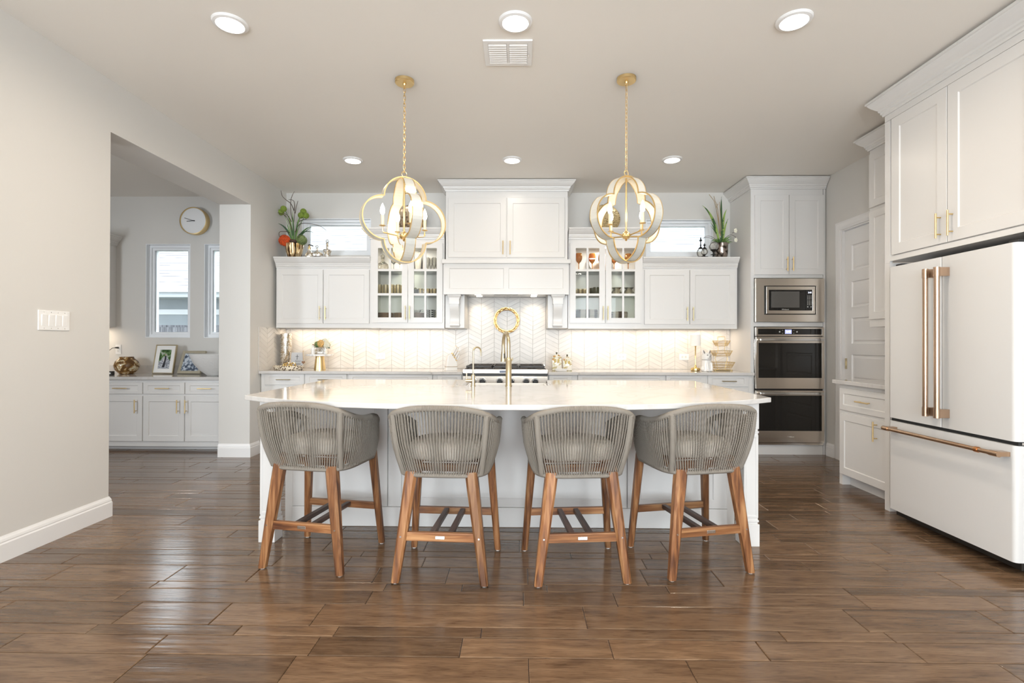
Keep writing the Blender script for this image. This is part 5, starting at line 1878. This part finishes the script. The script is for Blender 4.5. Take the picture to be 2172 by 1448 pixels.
# plates in two stacks
def stack(u, Y, n, sc, pitch, z, lab, grp, mat, name='plate'):
    base = single(name, lab, 'plate', (ax(u, Y), Y, z), [(r * sc, h) for r, h in PLATE], mat, grp)
    for k in range(1, n):
        again(base, (ax(u, Y) + rnd.uniform(-.003, .003), Y + rnd.uniform(-.003, .003), z + k * pitch))
stack(1244, 5.94, 12, 1.0, .0102, Z0, 'banded stoneware plate in the taller stack below the amber goblets', 'plates of the taller stack', 'plate_edge')
stack(1313, 5.94, 10, .76, .0102, Z0, 'banded stoneware plate in the shorter stack below the amber goblets', 'plates of the shorter stack', 'plate_edge')
tum = [(.024, 0), (.028, .004), (.032, .075), (.031, .075), (.027, .008), (.0, .006)]
b = None
for k, (u, Y) in enumerate(((1222, 5.88), (1231, 5.90), (1241, 5.88), (1227, 5.98), (1237, 5.98))):
    if b is None: b = single('tumbler', 'short pale tumbler grouped on the middle shelf under the amber goblets', 'glass', (ax(u, Y), Y, Z1), tum, 'flute', 'pale tumblers on the middle shelf')
    else: again(b, (ax(u, Y), Y, Z1))
for (u, Y, lab) in ((1258, 5.98, 'olive green mug further back beside the pale tumblers'), (1265, 5.90, 'olive green mug in front beside the pale tumblers')):
    t = thing('mug', lab, 'mug', (ax(u, Y), Y, Z1), 0, 'olive mugs')
    mb = MB(); mb.lathe([(.034, 0), (.038, .004), (.040, .095), (.037, .095), (.035, .008), (.0, .006)], 28); mb.obj('cup', M['olive'], t, smooth=True, angle=50)
    mb = MB(); mb.tube([(.038, 0, .078), (.062, 0, .070), (.064, 0, .040), (.038, 0, .022)], .005, 8); mb.obj('handle', M['olive'], t, smooth=True)
for (u, lab) in ((1308, 'cut glass bowl with fluted rim beside the mugs'), (1334, 'cut glass bowl with fluted rim next to the cabinet side')):
    single('glass_bowl', lab, 'bowl', (ax(u, 5.92), 5.92, Z1), [(.030, 0), (.050, .010), (.056, .040), (.040, .066), (.036, .076), (.056, .094), (.053, .094), (.034, .076), (.038, .064), (.052, .040), (.046, .014), (.0, .008)], 'crystal', 'cut glass bowls', 32, mod=lambda a, z: 1 + .06 * cos(12 * a))
# left glass cabinet
t = thing('decanter', 'round cut glass decanter on the top shelf nearest the flower pot', 'decanter', (ax(812, 5.92, 550), 5.92, Z2))
mb = MB(); mb.lathe([(.040, 0), (.055, .01), (.068, .050), (.058, .090), (.030, .112), (.018, .120), (.018, .150), (.024, .154)], 32, mod=lambda a, z: 1 + .03 * cos(16 * a)); mb.obj('body', M['crystal'], t, smooth=True)
mb = MB(); mb.sphere((0, 0, .178), .024, 16, 8); mb.obj('stopper', M['crystal'], t, smooth=True)
wg = None
for k, (u, Y) in enumerate(((835, 5.93), (848, 5.95))):
    lab = ['clear stemmed glass on the top shelf beside the decanter', 'clear stemmed glass on the top shelf beside the middle door frame'][k]
    if wg is None:
        wg = thing('stemmed_glass', lab, 'wine glass', (ax(u, Y, 550), Y, Z2), 0, 'clear stemmed glasses')
        mb = MB(); mb.lathe([(.032, 0), (.028, .003), (.005, .008), (.004, .080), (.008, .092)], 20); mb.obj('stem', M['clear_body'], wg, smooth=True)
        mb = MB(); mb.lathe([(.006, .090), (.028, .110), (.038, .140), (.034, .180), (.032, .180), (.035, .140), (.024, .112), (.003, .096)], 24, cap=False); mb.obj('bowl', M['clear_body'], wg, smooth=True)
    else: dup(wg, (ax(u, Y, 550), Y, Z2), 0, lab)
single('swirl_vase', 'tall white swirled glass vase on the top shelf', 'vase', (ax(887, 5.95, 550), 5.95, Z2), [(.045, 0), (.052, .01), (.058, .12), (.066, .24), (.063, .24), (.054, .12), (.048, .014), (.0, .01)], 'clear_body', None, 40, mod=lambda a, z: 1 + .03 * cos(10 * a + z * 14))
fl = [(.022, 0), (.018, .004), (.005, .010), (.006, .030), (.018, .070), (.022, .110), (.019, .165), (.0175, .165), (.020, .110), (.016, .072), (.003, .036)]
b = None
for k, (u, Y) in enumerate(((907, 5.90), (914, 5.95), (921, 5.90), (927, 5.95))):
    lab = 'slim clear flute on the top shelf beside the swirled vase'
    if b is None: b = single('flute_glass', lab, 'glass', (ax(u, Y, 550), Y, Z2), fl, 'clear_body', 'slim flutes on the top shelf')
    else: again(b, (ax(u, Y, 550), Y, Z2))
b = None
tf = [(.021, 0), (.024, .004), (.027, .125), (.026, .125), (.022, .008), (.0, .006)]
for k in range(8):
    u = 805 + k * 6.6; Y = 5.90 + .07 * (k % 2)
    if b is None: b = single('highball_glass', 'tall pale gold glass in the row on the middle shelf', 'glass', (ax(u, Y), Y, Z1), tf, 'flute', 'pale gold highball glasses')
    else: again(b, (ax(u, Y), Y, Z1))
single('small_tin', 'olive lidded pot on the middle shelf of the cabinet left of the hood', 'pot', (ax(881, 5.95), 5.95, Z1), [(.038, 0), (.042, .004), (.042, .06), (.046, .064), (.046, .072), (.020, .082), (.008, .094), (.0, .096)], 'olive')
b = None
for k, u in enumerate((892, 898, 908, 914, 921)):
    if b is None: b = single('shot_glass', 'small pale glass on the middle shelf beside the olive lidded pot', 'glass', (ax(u, 5.90), 5.90, Z1), [(r, h * .62) for r, h in tf], 'flute', 'small pale glasses')
    else: again(b, (ax(u, 5.90 + .03 * (k % 2)), 5.90 + .03 * (k % 2), Z1))
stack(818, 5.94, 8, .76, .0105, Z0, 'brown plate in the stack nearest the flower pot side', 'brown plates, first stack', 'brown_plate')
stack(850, 5.95, 8, .62, .0105, Z0, 'brown plate in the middle stack behind the door handles', 'brown plates, middle stack', 'brown_plate')
stack(885, 5.94, 8, .68, .0105, Z0, 'brown plate in the stack under the gravy boat', 'brown plates under the gravy boat', 'brown_plate')
t = thing('gravy_boat', 'clear glass gravy boat standing on the brown plates', 'gravy boat', (ax(884, 5.93), 5.93, Z0 + .0925))
mb = MB(); mb.lathe([(.020, 0), (.034, .006), (.044, .036), (.042, .036), (.030, .010), (.0, .006)], 24, (0, 0, 0), True, 1.3, .8); mb.obj('bowl', M['clear_body'], t, smooth=True)
mb = MB(); mb.tube([(.052, 0, .032), (.074, 0, .038), (.078, 0, .020), (.050, 0, .012)], .004, 8); mb.obj('handle', M['clear_body'], t, smooth=True)
bw = [(.026, 0), (.042, .010), (.056, .030), (.054, .030), (.040, .013), (.0, .008)]
b = None
for k in range(5):
    if b is None: b = single('patterned_bowl', 'black and white patterned bowl in the stack near the hood', 'bowl', (ax(914, 5.93), 5.93, Z0), bw, 'pattern', 'stacked patterned bowls')
    else: again(b, (ax(914, 5.93), 5.93, Z0 + k * .024))

# ---- things on the counter left of the cooktop
ZC = .9015
single('mirrored_vase', 'tall mirrored cylinder vase in the corner on the counter', 'vase', (ax(606.5, 5.96, 740), 5.96, ZC), [(.062, 0), (.065, .004), (.065, .415), (.061, .415), (.060, .012), (.0, .010)], 'mercury')
t = thing('plaque', 'small grey plaque with a dark cross leaning on the mirrored vase', 'plaque', (ax(629, 5.90, 760), 5.90, ZC))
mb = MB(); mb.box(-.072, .072, 0, .022, 0, .195, bev=.002)
bmesh.ops.transform(mb.bm, matrix=Matrix.Rotation(radians(-7), 4, 'X'), verts=mb.bm.verts); mb.obj('board', plain('pale grey board', (.58, .59, .61), .6), t)
def tilt(p): return tuple(Matrix.Rotation(radians(-7), 4, 'X') @ Vector(p))
mb = MB()
T7 = Matrix.Rotation(radians(-7), 4, 'X')
mb.box(-.0022, .0022, -.0018, 0, .110, .170, M=T7); mb.box(-.019, .019, -.0018, 0, .146, .150, M=T7)
mb.obj('cross', M['dark_metal'], t)
mb = MB()
for zz2, x0, x1 in ((.092, -.02, .045), (.060, -.025, .048)):
    pts = [tilt((x0 + (x1 - x0) * i / 40, -.001, zz2 + .009 * sin(i * .85) * (1.4 if i < 6 else .8))) for i in range(41)]
    mb.tube(pts, .0009, 4)
mb.obj('script_lettering', M['dark_metal'], t)
t = thing('leopard_tray', 'oval leopard print tray on the counter corner', 'tray', (ax(612, 5.74, 775), 5.735, ZC))
mb = MB(); mb.lathe([(.150, 0), (.158, .004), (.180, .044), (.174, .046), (.152, .010), (.0, .008)], 48, (0, 0, 0), True, 1.0, .55); mb.obj('tray', M['leopard'], t, smooth=True, angle=50)
t = thing('gold_chain_ornament', 'gold link ornament lying in the leopard tray', 'ornament', (ax(613, 5.74, 765), 5.735, ZC + .010))
for k in range(4):
    mb = MB()
    c = Vector((-.048 + k * .032, .0, .034 + .008 * (k % 2)))
    an = .5 * (1 if k % 2 else -1)
    mb.tube([(c.x + .026 * cos(a) * cos(an), c.y + .026 * cos(a) * sin(an) + .010 * sin(a), max(.009, c.z + .026 * sin(a))) for a in [2 * pi * i / 24 for i in range(24)]], .0080, 10, close=True)
    mb.obj('link', M['gold_pol'], t, smooth=True)
t = thing('bead_garland', 'wooden bead string with a heart tag hanging over the plaque', 'garland', (ax(641, 5.86, 760), 5.868, ZC))
pts = [(-.004, .034, .212), (.002, .010, .200), (.004, .006, .185), (.006, .004, .170), (.008, .002, .155), (.009, .001, .140), (.010, 0, .125), (.0105, 0, .110), (.011, 0, .030), (.012, 0, .015)]
mb = MB()
for p in pts: mb.sphere(p, .0075, 10, 8)
mb.obj('beads', plain('pale wooden beads', (.62, .50, .36), .6), t, smooth=True)
mb = MB()
hp2 = [(.020 * 16 * sin(a) ** 3 / 16, .020 * (13 * cos(a) - 5 * cos(2 * a) - 2 * cos(3 * a) - cos(4 * a)) / 16 + .080) for a in [2 * pi * i / 32 for i in range(32)]]
mb.prism([(x + .011, z2) for x, z2 in hp2], -.006, .0, 'Y'); mb.obj('heart_tag', plain('brown heart tag', (.30, .16, .09), .6), t)
mb = MB(); mb.box(.008, .040, -.002, .003, .070, .090, bev=.001); mb.obj('tassel', plain('cream tassel', (.72, .64, .50), .8), t)

t = thing('cake_stand', 'white marble cake stand on a gold cone base', 'cake stand', (ax(678.5, 5.82, 765), 5.82, ZC))
mb = MB(); mb.lathe([(.064, 0), (.064, .004), (.046, .158)], 40); mb.obj('base', M['gold'], t, smooth=True)
mb = MB(); mb.lathe([(.148, .158), (.150, .161), (.150, .175), (.148, .178), (.0, .178)], 56); mb.obj('plate', M['marble'], t, smooth=True)
ZS = ZC + .178
t = thing('flower_box', 'mirrored box of peach, green and white flowers on the cake stand', 'flowers', (ax(681, 5.845, 745), 5.845, ZS))
mb = MB(); mb.box(-.062, .062, -.035, .035, 0, .078, bev=.003); mb.obj('box', M['mercury'], t)
mb = MB(); mb.box(-.026, .030, -.038, -.035, .006, .026); mb.obj('card', M['white'], t)
for nm, c, r, mat in (('peach_bloom', (.004, -.006, .118), .044, 'peach'), ('green_bloom', (-.038, .0, .112), .034, 'sage'), ('white_bloom', (.064, .004, .105), .040, 'white_fl'), ('white_bloom', (.036, .016, .142), .034, 'white_fl'), ('white_bloom', (-.064, .01, .098), .022, 'white_fl')):
    mb = MB(); petals(mb, c, r, 110, rnd, .010); mb.obj(nm, M[mat], t, solid=.0008)
mb = MB(); blade(mb, curve3((.05, 0, .08), (.09, -.01, .085), (.112, -.015, .062)), .013); blade(mb, curve3((-.02, -.01, .08), (-.036, -.03, .10), (-.050, -.04, .085)), .012); mb.obj('leaf', M['leaf_d'], t)
t = thing('figurine', 'small white standing figurine at the edge of the cake stand', 'figurine', (ax(664, 5.755, 745), 5.755, ZS))
mb = MB(); mb.lathe([(.018, 0), (.020, .004), (.017, .050), (.019, .068), (.013, .080), (.006, .086)], 20); mb.sphere((0, 0, .097), .0125, 14, 10, 1.15); mb.obj('gown', M['ceramic'], t, smooth=True)
mb = MB(); mb.sphere((0, .002, .100), .0135, 14, 10, 1.1); mb.obj('hair', plain('brown hair glaze', (.28, .16, .08), .5), t, smooth=True)
mb = MB(); mb.tube([(-.018, -.004, .070), (-.024, -.014, .050), (-.010, -.022, .044)], .005, 8); mb.tube([(.018, -.004, .070), (.022, -.014, .050), (.008, -.022, .044)], .005, 8); mb.obj('arms', M['ceramic'], t, smooth=True)

# ---- knife block and knives
t = thing('knife_block', 'white knife block with a brown band beside the cooktop', 'knife block', (ax(958, 5.74, 780), 5.74, ZC), radians(24))
prof = [(-.075, .004), (.055, .004), (.055, .085), (-.012, .190), (-.050, .170)]
mb = MB(); mb.prism(prof, -.038, .038, 'Y'); mb.obj('block', M['ceramic'], t, bevel=.004)
mb = MB(); mb.box(-.072, .0565, -.0395, .0395, .040, .046); mb.obj('band', plain('tan band', (.34, .25, .14), .5), t)
mb = MB(); mb.box(-.080, .060, -.042, .042, 0, .006); mb.obj('foot', M['ceramic'], t, bevel=.002)
mb = MB(); mb.cyl((.0552, 0, .072), (.0562, 0, .072), .006, 12); mb.obj('emblem', M['dark_metal'], t)
kt = bpy.data.objects['knife_block']
MK = Matrix.Translation(kt.location) @ Matrix.Rotation(radians(24), 4, 'Z')
kb = None
for k, (s, y, hl) in enumerate(((.10, -.020, .105), (.10, .018, .10), (.30, -.022, .105), (.30, .006, .095), (.30, .026, .09), (.55, -.022, .09), (.55, .0, .085), (.55, .022, .085), (.80, -.02, .07), (.80, .004, .07))):
    base = Vector((-.012 + (.055 + .012) * s + .009, y, .190 + (.085 - .190) * s + .006))
    d = Vector((.105, 0, .067)).normalized() * .35 + Vector((.067, 0, .105)).normalized() * .65
    d = Vector((.50, 0, .86)).normalized()
    if kb is None:
        kb = thing('knife', 'white handled knife standing in the white knife block', 'knife', MK @ base, 0, 'knives in the block')
        kb.rotation_euler = (0, radians(30), radians(24)); kb.rotation_mode = 'XYZ'
        m = MB(); m.tube([(0, 0, .012), (0, 0, .03), (.002, 0, .06), (0, 0, .088), (-.003, 0, .10)], [.008, .0085, .0072, .009, .006], 10); m.obj('handle', M['ceramic'], kb, smooth=True)
        m = MB(); m.cyl((0, 0, -.002), (0, 0, .013), .0078, 12); m.obj('bolster', M['gold'], kb, smooth=True)
        m = MB(); m.cyl((-.003, 0, .099), (-.0036, 0, .104), .0066, 12); m.obj('end_cap', M['gold'], kb, smooth=True)
    else:
        c = dup(kb, MK @ base, None)
        c.scale = (1, 1, hl / .10)

# ---- canisters right of the cooktop
for (u, hh, wd, lab) in ((1180.5, .150, .052, 'taller floral canister beside the cooktop'), (1203, .125, .050, 'shorter floral canister on the far side of the taller one')):
    t = thing('canister', lab, 'canister', (ax(u, 5.76, 780), 5.76, ZC), 0, 'floral canisters')
    mb = MB(); mb.box(-wd, wd, -wd, wd, 0, hh, bev=.006); mb.obj('jar', M['floral'], t, smooth=True)
    mb = MB()
    for x in (-.022, .016): mb.box(x - .010, x + .012, -wd - .0015, -wd, hh * .62, hh * .90)
    mb.obj('painted_windows', plain('mustard paint', (.50, .36, .08), .4, var=.3, vscale=60), t)
    mb = MB()
    w2 = wd + .004
    mb.loft([[(-w2, -w2, hh), (w2, -w2, hh), (w2, w2, hh), (-w2, w2, hh)], [(-w2, -w2, hh + .008), (w2, -w2, hh + .008), (w2, w2, hh + .008), (-w2, w2, hh + .008)], [(-.016, -.016, hh + .034), (.016, -.016, hh + .034), (.016, .016, hh + .034), (-.016, .016, hh + .034)]], True, True)
    lo = mb.obj('lid', M['floral'], t, bevel=.002)
    mb = MB(); mb.lathe([(.006, 0), (.007, .010), (.011, .016), (.008, .024), (.0, .026)], 14, (0, 0, hh + .034)); mb.obj('knob', M['olive'], lo, smooth=True)
t = single('ceramic_dish', 'small white rectangular dish in front of the floral canisters', 'dish', (ax(1191, 5.62, 785), 5.635, ZC), [(.040, 0), (.046, .004), (.056, .030), (.053, .030), (.042, .008), (.0, .006)], 'ceramic', None, 4, 1.25, .72)

# ---- lamp, dog jar and tiered basket
t = thing('table_lamp', 'small gold candlestick lamp with a white drum shade on the counter', 'lamp', (ax(1475, 5.80, 760), 5.80, ZC))
mb = MB(); mb.lathe([(.044, 0), (.050, .004), (.052, .018), (.048, .034), (.040, .038), (.016, .042), (.012, .060), (.007, .068)], 32); mb.obj('base', M['gold_pol'], t, smooth=True)
mb = MB(); mb.lathe([(.007, .066), (.0065, .150), (.010, .154), (.010, .162), (.0065, .166), (.0065, .272), (.012, .280), (.012, .290)], 16); mb.obj('stem', M['gold_pol'], t, smooth=True)
mb = MB(); mb.lathe([(.058, .284), (.054, .410), (.053, .410), (.057, .284)], 40, cap=False); mb.obj('lamp_shade', plain('white linen shade', (.80, .77, .73), .9, emit=(1, .9, .8), estr=.12), t, smooth=True)  # faint glow put into the shade; the lamp itself is unlit
mb = MB(); mb.cyl((-.055, 0, .404), (.055, 0, .404), .0015, 6); mb.cyl((0, -.055, .404), (0, .055, .404), .0015, 6); mb.cyl((0, 0, .29), (0, 0, .405), .003, 8); mb.obj('shade_carrier', M['gold'], t)

t = thing('dog_jar', 'white french bulldog cookie jar between lamp and wire basket', 'cookie jar', (ax(1498.5, 5.74, 765), 5.74, ZC), radians(18))
mb = MB(); mb.lathe([(.052, 0), (.058, .006), (.058, .04), (.054, .10), (.050, .128), (.0, .130)], 32, (0, 0, 0), True, 1, .9); mb.obj('body', M['ceramic'], t, smooth=True)
mb = MB()
for s in (-1, 1):
    mb.sphere((s * .024, -.054, .014), .016, 12, 8, .8, 1, 1.3)
    mb.tube([(s * .024, -.048, .10), (s * .026, -.056, .05), (s * .024, -.056, .012)], [.012, .013, .012], 10)
    mb.sphere((s * .056, -.004, .030), .022, 12, 8, 1.3, .7, 1.3)
mb.obj('paws', M['ceramic'], t, smooth=True)
mb = MB()
mb.lathe([(.051, .1315), (.053, .136), (.054, .160), (.050, .186), (.036, .204), (.014, .212), (.0, .213)], 32, (0, 0, 0), True, 1, .92)
mb.sphere((0, -.040, .160), .030, 16, 10, .78, 1.1, .75)
ho = mb.obj('head', M['ceramic'], t, smooth=True)
mb = MB()
for s in (-1, 1):
    mb.tube([(s * .030, .004, .194), (s * .040, .004, .222), (s * .046, .004, .246)], [.017, .014, .004], 10)
mb.obj('ears', M['ceramic'], ho, smooth=True)
mb = MB()
for s in (-1, 1):
    mb.sphere((s * .022, -.046, .184), .006, 10, 8)
    mb.tube([(s * .034, -.010, .202), (s * .041, -.008, .222), (s * .045, -.006, .238)], [.008, .007, .002], 8)
mb.sphere((0, -.064, .170), .007, 10, 8, .7, 1.4)
mb.tube([(-.022, -.056, .146), (-.010, -.064, .152), (0, -.064, .160), (.010, -.064, .152), (.022, -.056, .146)], .0018, 6)
mb.obj('grey_markings', plain('grey glaze', (.20, .18, .17), .4), ho, smooth=True)
mb = MB(); mb.lathe([(.0535, .1275), (.0535, .1325)], 32, (0, 0, 0), True, 1, .92); mb.obj('lid_seam', plain('shadow line', (.22, .20, .19), .6), t)

t = thing('tiered_basket', 'gold wire three-tier fruit basket against the oven tower side', 'basket', (ax(1530, 5.93, 760), 5.93, ZC))
mb = MB()
for s in (-1, 1):
    mb.tube([(s * .045, 0, .012), (s * .048, 0, .04), (s * .058, 0, .10), (s * .072, 0, .135), (s * .062, 0, .175), (s * .040, 0, .215), (s * .036, 0, .25), (s * .042, 0, .29), (s * .042, 0, .385)], .0030, 8)
mb.tube([(-.042, 0, .385), (-.042, 0, .392), (.042, 0, .392), (.042, 0, .385)], .0030, 8)
mb.obj('frame', M['gold_dark'], t, smooth=True)
mb = MB(); mb.box(-.105, .105, -.075, .075, .004, .012, bev=.003); mb.obj('base_board', M['gold_dark'], t)
mb = MB()
for x in (-.09, .09):
    for y in (-.06, .06): mb.cyl((x, y, 0), (x, y, .005), .006, 8)
mb.obj('feet', M['gold_dark'], t)
for z0, h, w0, w1, d0, d1 in ((.030, .068, .092, .122, .062, .085), (.168, .062, .074, .100, .050, .072), (.285, .060, .054, .080, .040, .060)):
    mb = MB()
    def ringp(w, d, z): return [(-w, -d, z), (w, -d, z), (w, d, z), (-w, d, z)]
    for k in range(3):
        u = k / 2
        mb.tube(ringp(w0 + (w1 - w0) * u, d0 + (d1 - d0) * u, z0 + h * u), .0022, 6, close=True)
    lo, hi = ringp(w0, d0, z0), ringp(w1, d1, z0 + h)
    for i in range(4):
        a0, a1 = Vector(lo[i]), Vector(lo[(i + 1) % 4]); b0, b1 = Vector(hi[i]), Vector(hi[(i + 1) % 4])
        n = 9 if i % 2 == 0 else 6
        zig = []
        for j in range(2 * n + 1):
            s = j / (2 * n)
            zig.append(tuple((a0.lerp(a1, s)) if j % 2 == 0 else (b0.lerp(b1, s))))
        mb.tube(zig, .0013, 5)
        mb.tube([tuple(a0), tuple(b0)], .0022, 6)
    for j in range(6):
        x = -w0 + 2 * w0 * (j + .5) / 6
        mb.tube([(x, -d0, z0), (x, d0, z0)], .0013, 5)
    mb.obj('wire_tray', M['gold_dark'], t, smooth=True)

# ---- wreath on the tile
t = thing('leaf_wreath', 'gold leaf wreath hanging on the tile above the cooktop', 'wreath', (ax(1074.5, 6.12, 679), 6.118, at(1074, 679, 6.12).z))
R0 = .138
mb = MB(); mb.tube([(R0 * cos(a), 0, R0 * sin(a)) for a in [2 * pi * i / 48 for i in range(48)]], .006, 8, close=True); mb.obj('ring', M['copper'], t, smooth=True)
mb = MB()
for i in range(26):
    a = 2 * pi * i / 26 + .05 * (i % 3)
    for s in (-1, 1):
        tang = Vector((-sin(a), 0, cos(a))); rad = Vector((cos(a), 0, sin(a)))
        p0 = Vector((R0 * cos(a), -.006 * (i % 2), R0 * sin(a)))
        p1 = p0 + tang * .028 + rad * s * .013 + Vector((0, -.008, 0)); p2 = p0 + tang * .056 + rad * (s * .012 - .008) + Vector((0, -.004, 0))
        blade(mb, curve3(tuple(p0), tuple(p1), tuple(p2), 8), .0135)
mb.obj('leaves', M['copper'], t)
mb = MB(); mb.tube([(0, -.004, R0 + .004), (0, .006, R0 + .02)], .0015, 6); mb.obj('hook', M['dark_metal'], t)

# ---- side room
ZN = .8255
t = thing('wall_clock', 'round white wall clock with a deep gold rim above the side room windows', 'clock', (ax(413, 6.24, 469), YN, at(413, 469, 6.24).z))
def face_rot(mb): bmesh.ops.transform(mb.bm, matrix=Matrix.Rotation(pi / 2, 4, 'X'), verts=mb.bm.verts)
mb = MB(); mb.lathe([(.168, 0), (.168, .075), (.160, .078), (.156, .070), (.156, 0)], 56, cap=False); face_rot(mb); mb.obj('rim', M['gold'], t, smooth=True)
mb = MB(); mb.lathe([(.157, .0), (.157, .066), (.0, .066)], 56); face_rot(mb); mb.obj('dial', plain('white dial', (.80, .80, .80), .6), t, smooth=True)
mb = MB(); A = radians(163); mb.tube([(-.02 * cos(A), -.069, -.02 * sin(A)), (.115 * cos(A), -.069, .115 * sin(A))], .0028, 6); A = radians(186); mb.tube([(-.02 * cos(A), -.071, -.02 * sin(A)), (.080 * cos(A), -.071, .080 * sin(A))], .0034, 6); mb.cyl((0, -.066, 0), (0, -.073, 0), .006, 12); mb.obj('hands', M['dark_metal'], t)

single('round_vase', 'round brown and cream swirled vase on the side room counter', 'vase', (ax(268.5, 6.08, 780), 6.08, ZN), [(.072, 0), (.078, .006), (.118, .055), (.131, .102), (.118, .150), (.080, .188), (.074, .198), (.074, .208), (.068, .208), (.066, .19), (.0, .18)], 'vase_brown', None, 40)

def picture_frame(name, lab, u, v, Y, w, h, fw, lean, rz, mat, pic, mat_w, thick=.022):
    t = thing(name, lab, 'picture frame', (ax(u, Y, v), Y, ZN + thick * sin(lean) + .0006), rz)
    T = Matrix.Rotation(-lean, 4, 'X')
    def put(mb, n, m, par, **k):
        bmesh.ops.transform(mb.bm, matrix=T, verts=mb.bm.verts); return mb.obj(n, m, par, **k)
    mb = MB(); mb.frame(-w / 2, w / 2, 0, h, fw, 0, thick); fo = put(mb, 'frame', mat, t, bevel=.002)
    mb = MB(); mb.box(-w / 2 + fw * .5, w / 2 - fw * .5, thick * .45, thick, fw * .5, h - fw * .5); put(mb, 'back', M['white'], t)
    if mat_w:
        mb = MB(); mb.frame(-w / 2 + fw, w / 2 - fw, fw, h - fw, mat_w, .006, .010); put(mb, 'mat_board', M['white'], t)
    a = fw + mat_w
    mb = MB(); mb.box(-w / 2 + a - .002, w / 2 - a + .002, .0085, .0095, a - .002, h - a + .002); po = put(mb, 'print', pic, t)
    mb = MB(); mb.hull8([(-.03, .06, 0), (.03, .06, 0), (.03, .064, 0), (-.03, .064, 0)], [(-.03, thick, h * .7), (.03, thick, h * .7), (.03, thick + .004, h * .7), (-.03, thick + .004, h * .7)])
    return t, T, a, po
pic1 = two_tone('garden path photo', (.02, .06, .015), (.42, .46, .40), 22, .25, 0, lo=.40, hi=.62, c3=(.10, .20, .06))
t, T, a, po = picture_frame('photo_frame', 'thin gold frame with a white mat and a photo of a couple', 343.5, 790, 6.10, .277, .358, .012, radians(11), radians(-6), M['champagne'], pic1, .050)
def flat(pts, y, n, m):
    mb = MB(); mb.prism(pts, y, y + .0006, 'Y'); bmesh.ops.transform(mb.bm, matrix=T, verts=mb.bm.verts); return mb.obj(n, m, po)
x0, x1, z0, z1 = -.076, .076, .062, .290
flat([(x0, z0), (x1, z0), (x1, z0 + .09), (.02, z0 + .15), (-.01, z0 + .15), (x0, z0 + .08)], .0078, 'printed_path', two_tone('grey path print', (.18, .20, .24), (.55, .57, .62), 40, .3, stretch=(1, 1, 4)))
flat([(-.026, z0 + .015), (.012, z0 + .015), (.016, z0 + .09), (.020, z0 + .135), (.014, z0 + .160), (-.004, z0 + .155), (-.006, z0 + .09)], .0072, 'printed_couple', plain('dark suit print', (.012, .012, .022), .4))
flat([(-.016, z0 + .130), (-.004, z0 + .140), (-.004, z0 + .095), (-.018, z0 + .080)], .0070, 'printed_dress', plain('pale dress print', (.62, .60, .58), .4))
flat([(.002 + .008 * cos(q), z0 + .170 + .010 * sin(q)) for q in [2 * pi * i / 12 for i in range(12)]], .0070, 'printed_head', plain('face print', (.38, .25, .18), .5))
M['woven_fr'] = two_tone('woven cream frame', (.40, .34, .22), (.74, .68, .54), 60, .7, kind='wave', lo=.2, hi=.8, stretch=(1, 1, 1), bump=1)
pic2 = two_tone('blue grey photo', (.06, .08, .12), (.55, .60, .66), 26, .3, lo=.42, hi=.58, c3=(.22, .27, .34))
picture_frame('photo_frame', 'wide woven cream frame with a bluish photo, partly behind the stone bowl', 399, 793, 6.09, .306, .290, .034, radians(20), radians(-7), M['woven_fr'], pic2, 0, .026)
mb = MB(); mb.lathe([(.115, 0), (.125, .006), (.195, .065), (.252, .130), (.290, .205), (.305, .252), (.290, .252), (.235, .14), (.12, .03), (.0, .02)], 56, mod=lambda a, z: 1 + .012 * sin(7 * a + 20 * z) + .008 * sin(13 * a - 31 * z))
o = mb.obj('stone_bowl', M['stone'], smooth=True, angle=60); o.location = (-3.505, 5.885, ZN); tag(o, 'large rough white stone bowl on the side room counter by the column', 'bowl')
t = thing('charging_cube', 'small black charging cube beside the brown vase', 'charger', (ax(236, 5.80, 788), 5.80, ZN))
mb = MB(); mb.box(-.03, .025, -.02, .02, 0, .050, bev=.004); mb.obj('case', M['black'], t)
mb = MB(); mb.cyl((0, -.0205, .026), (0, -.0215, .026), .010, 14); mb.obj('light_ring', M['white'], t)
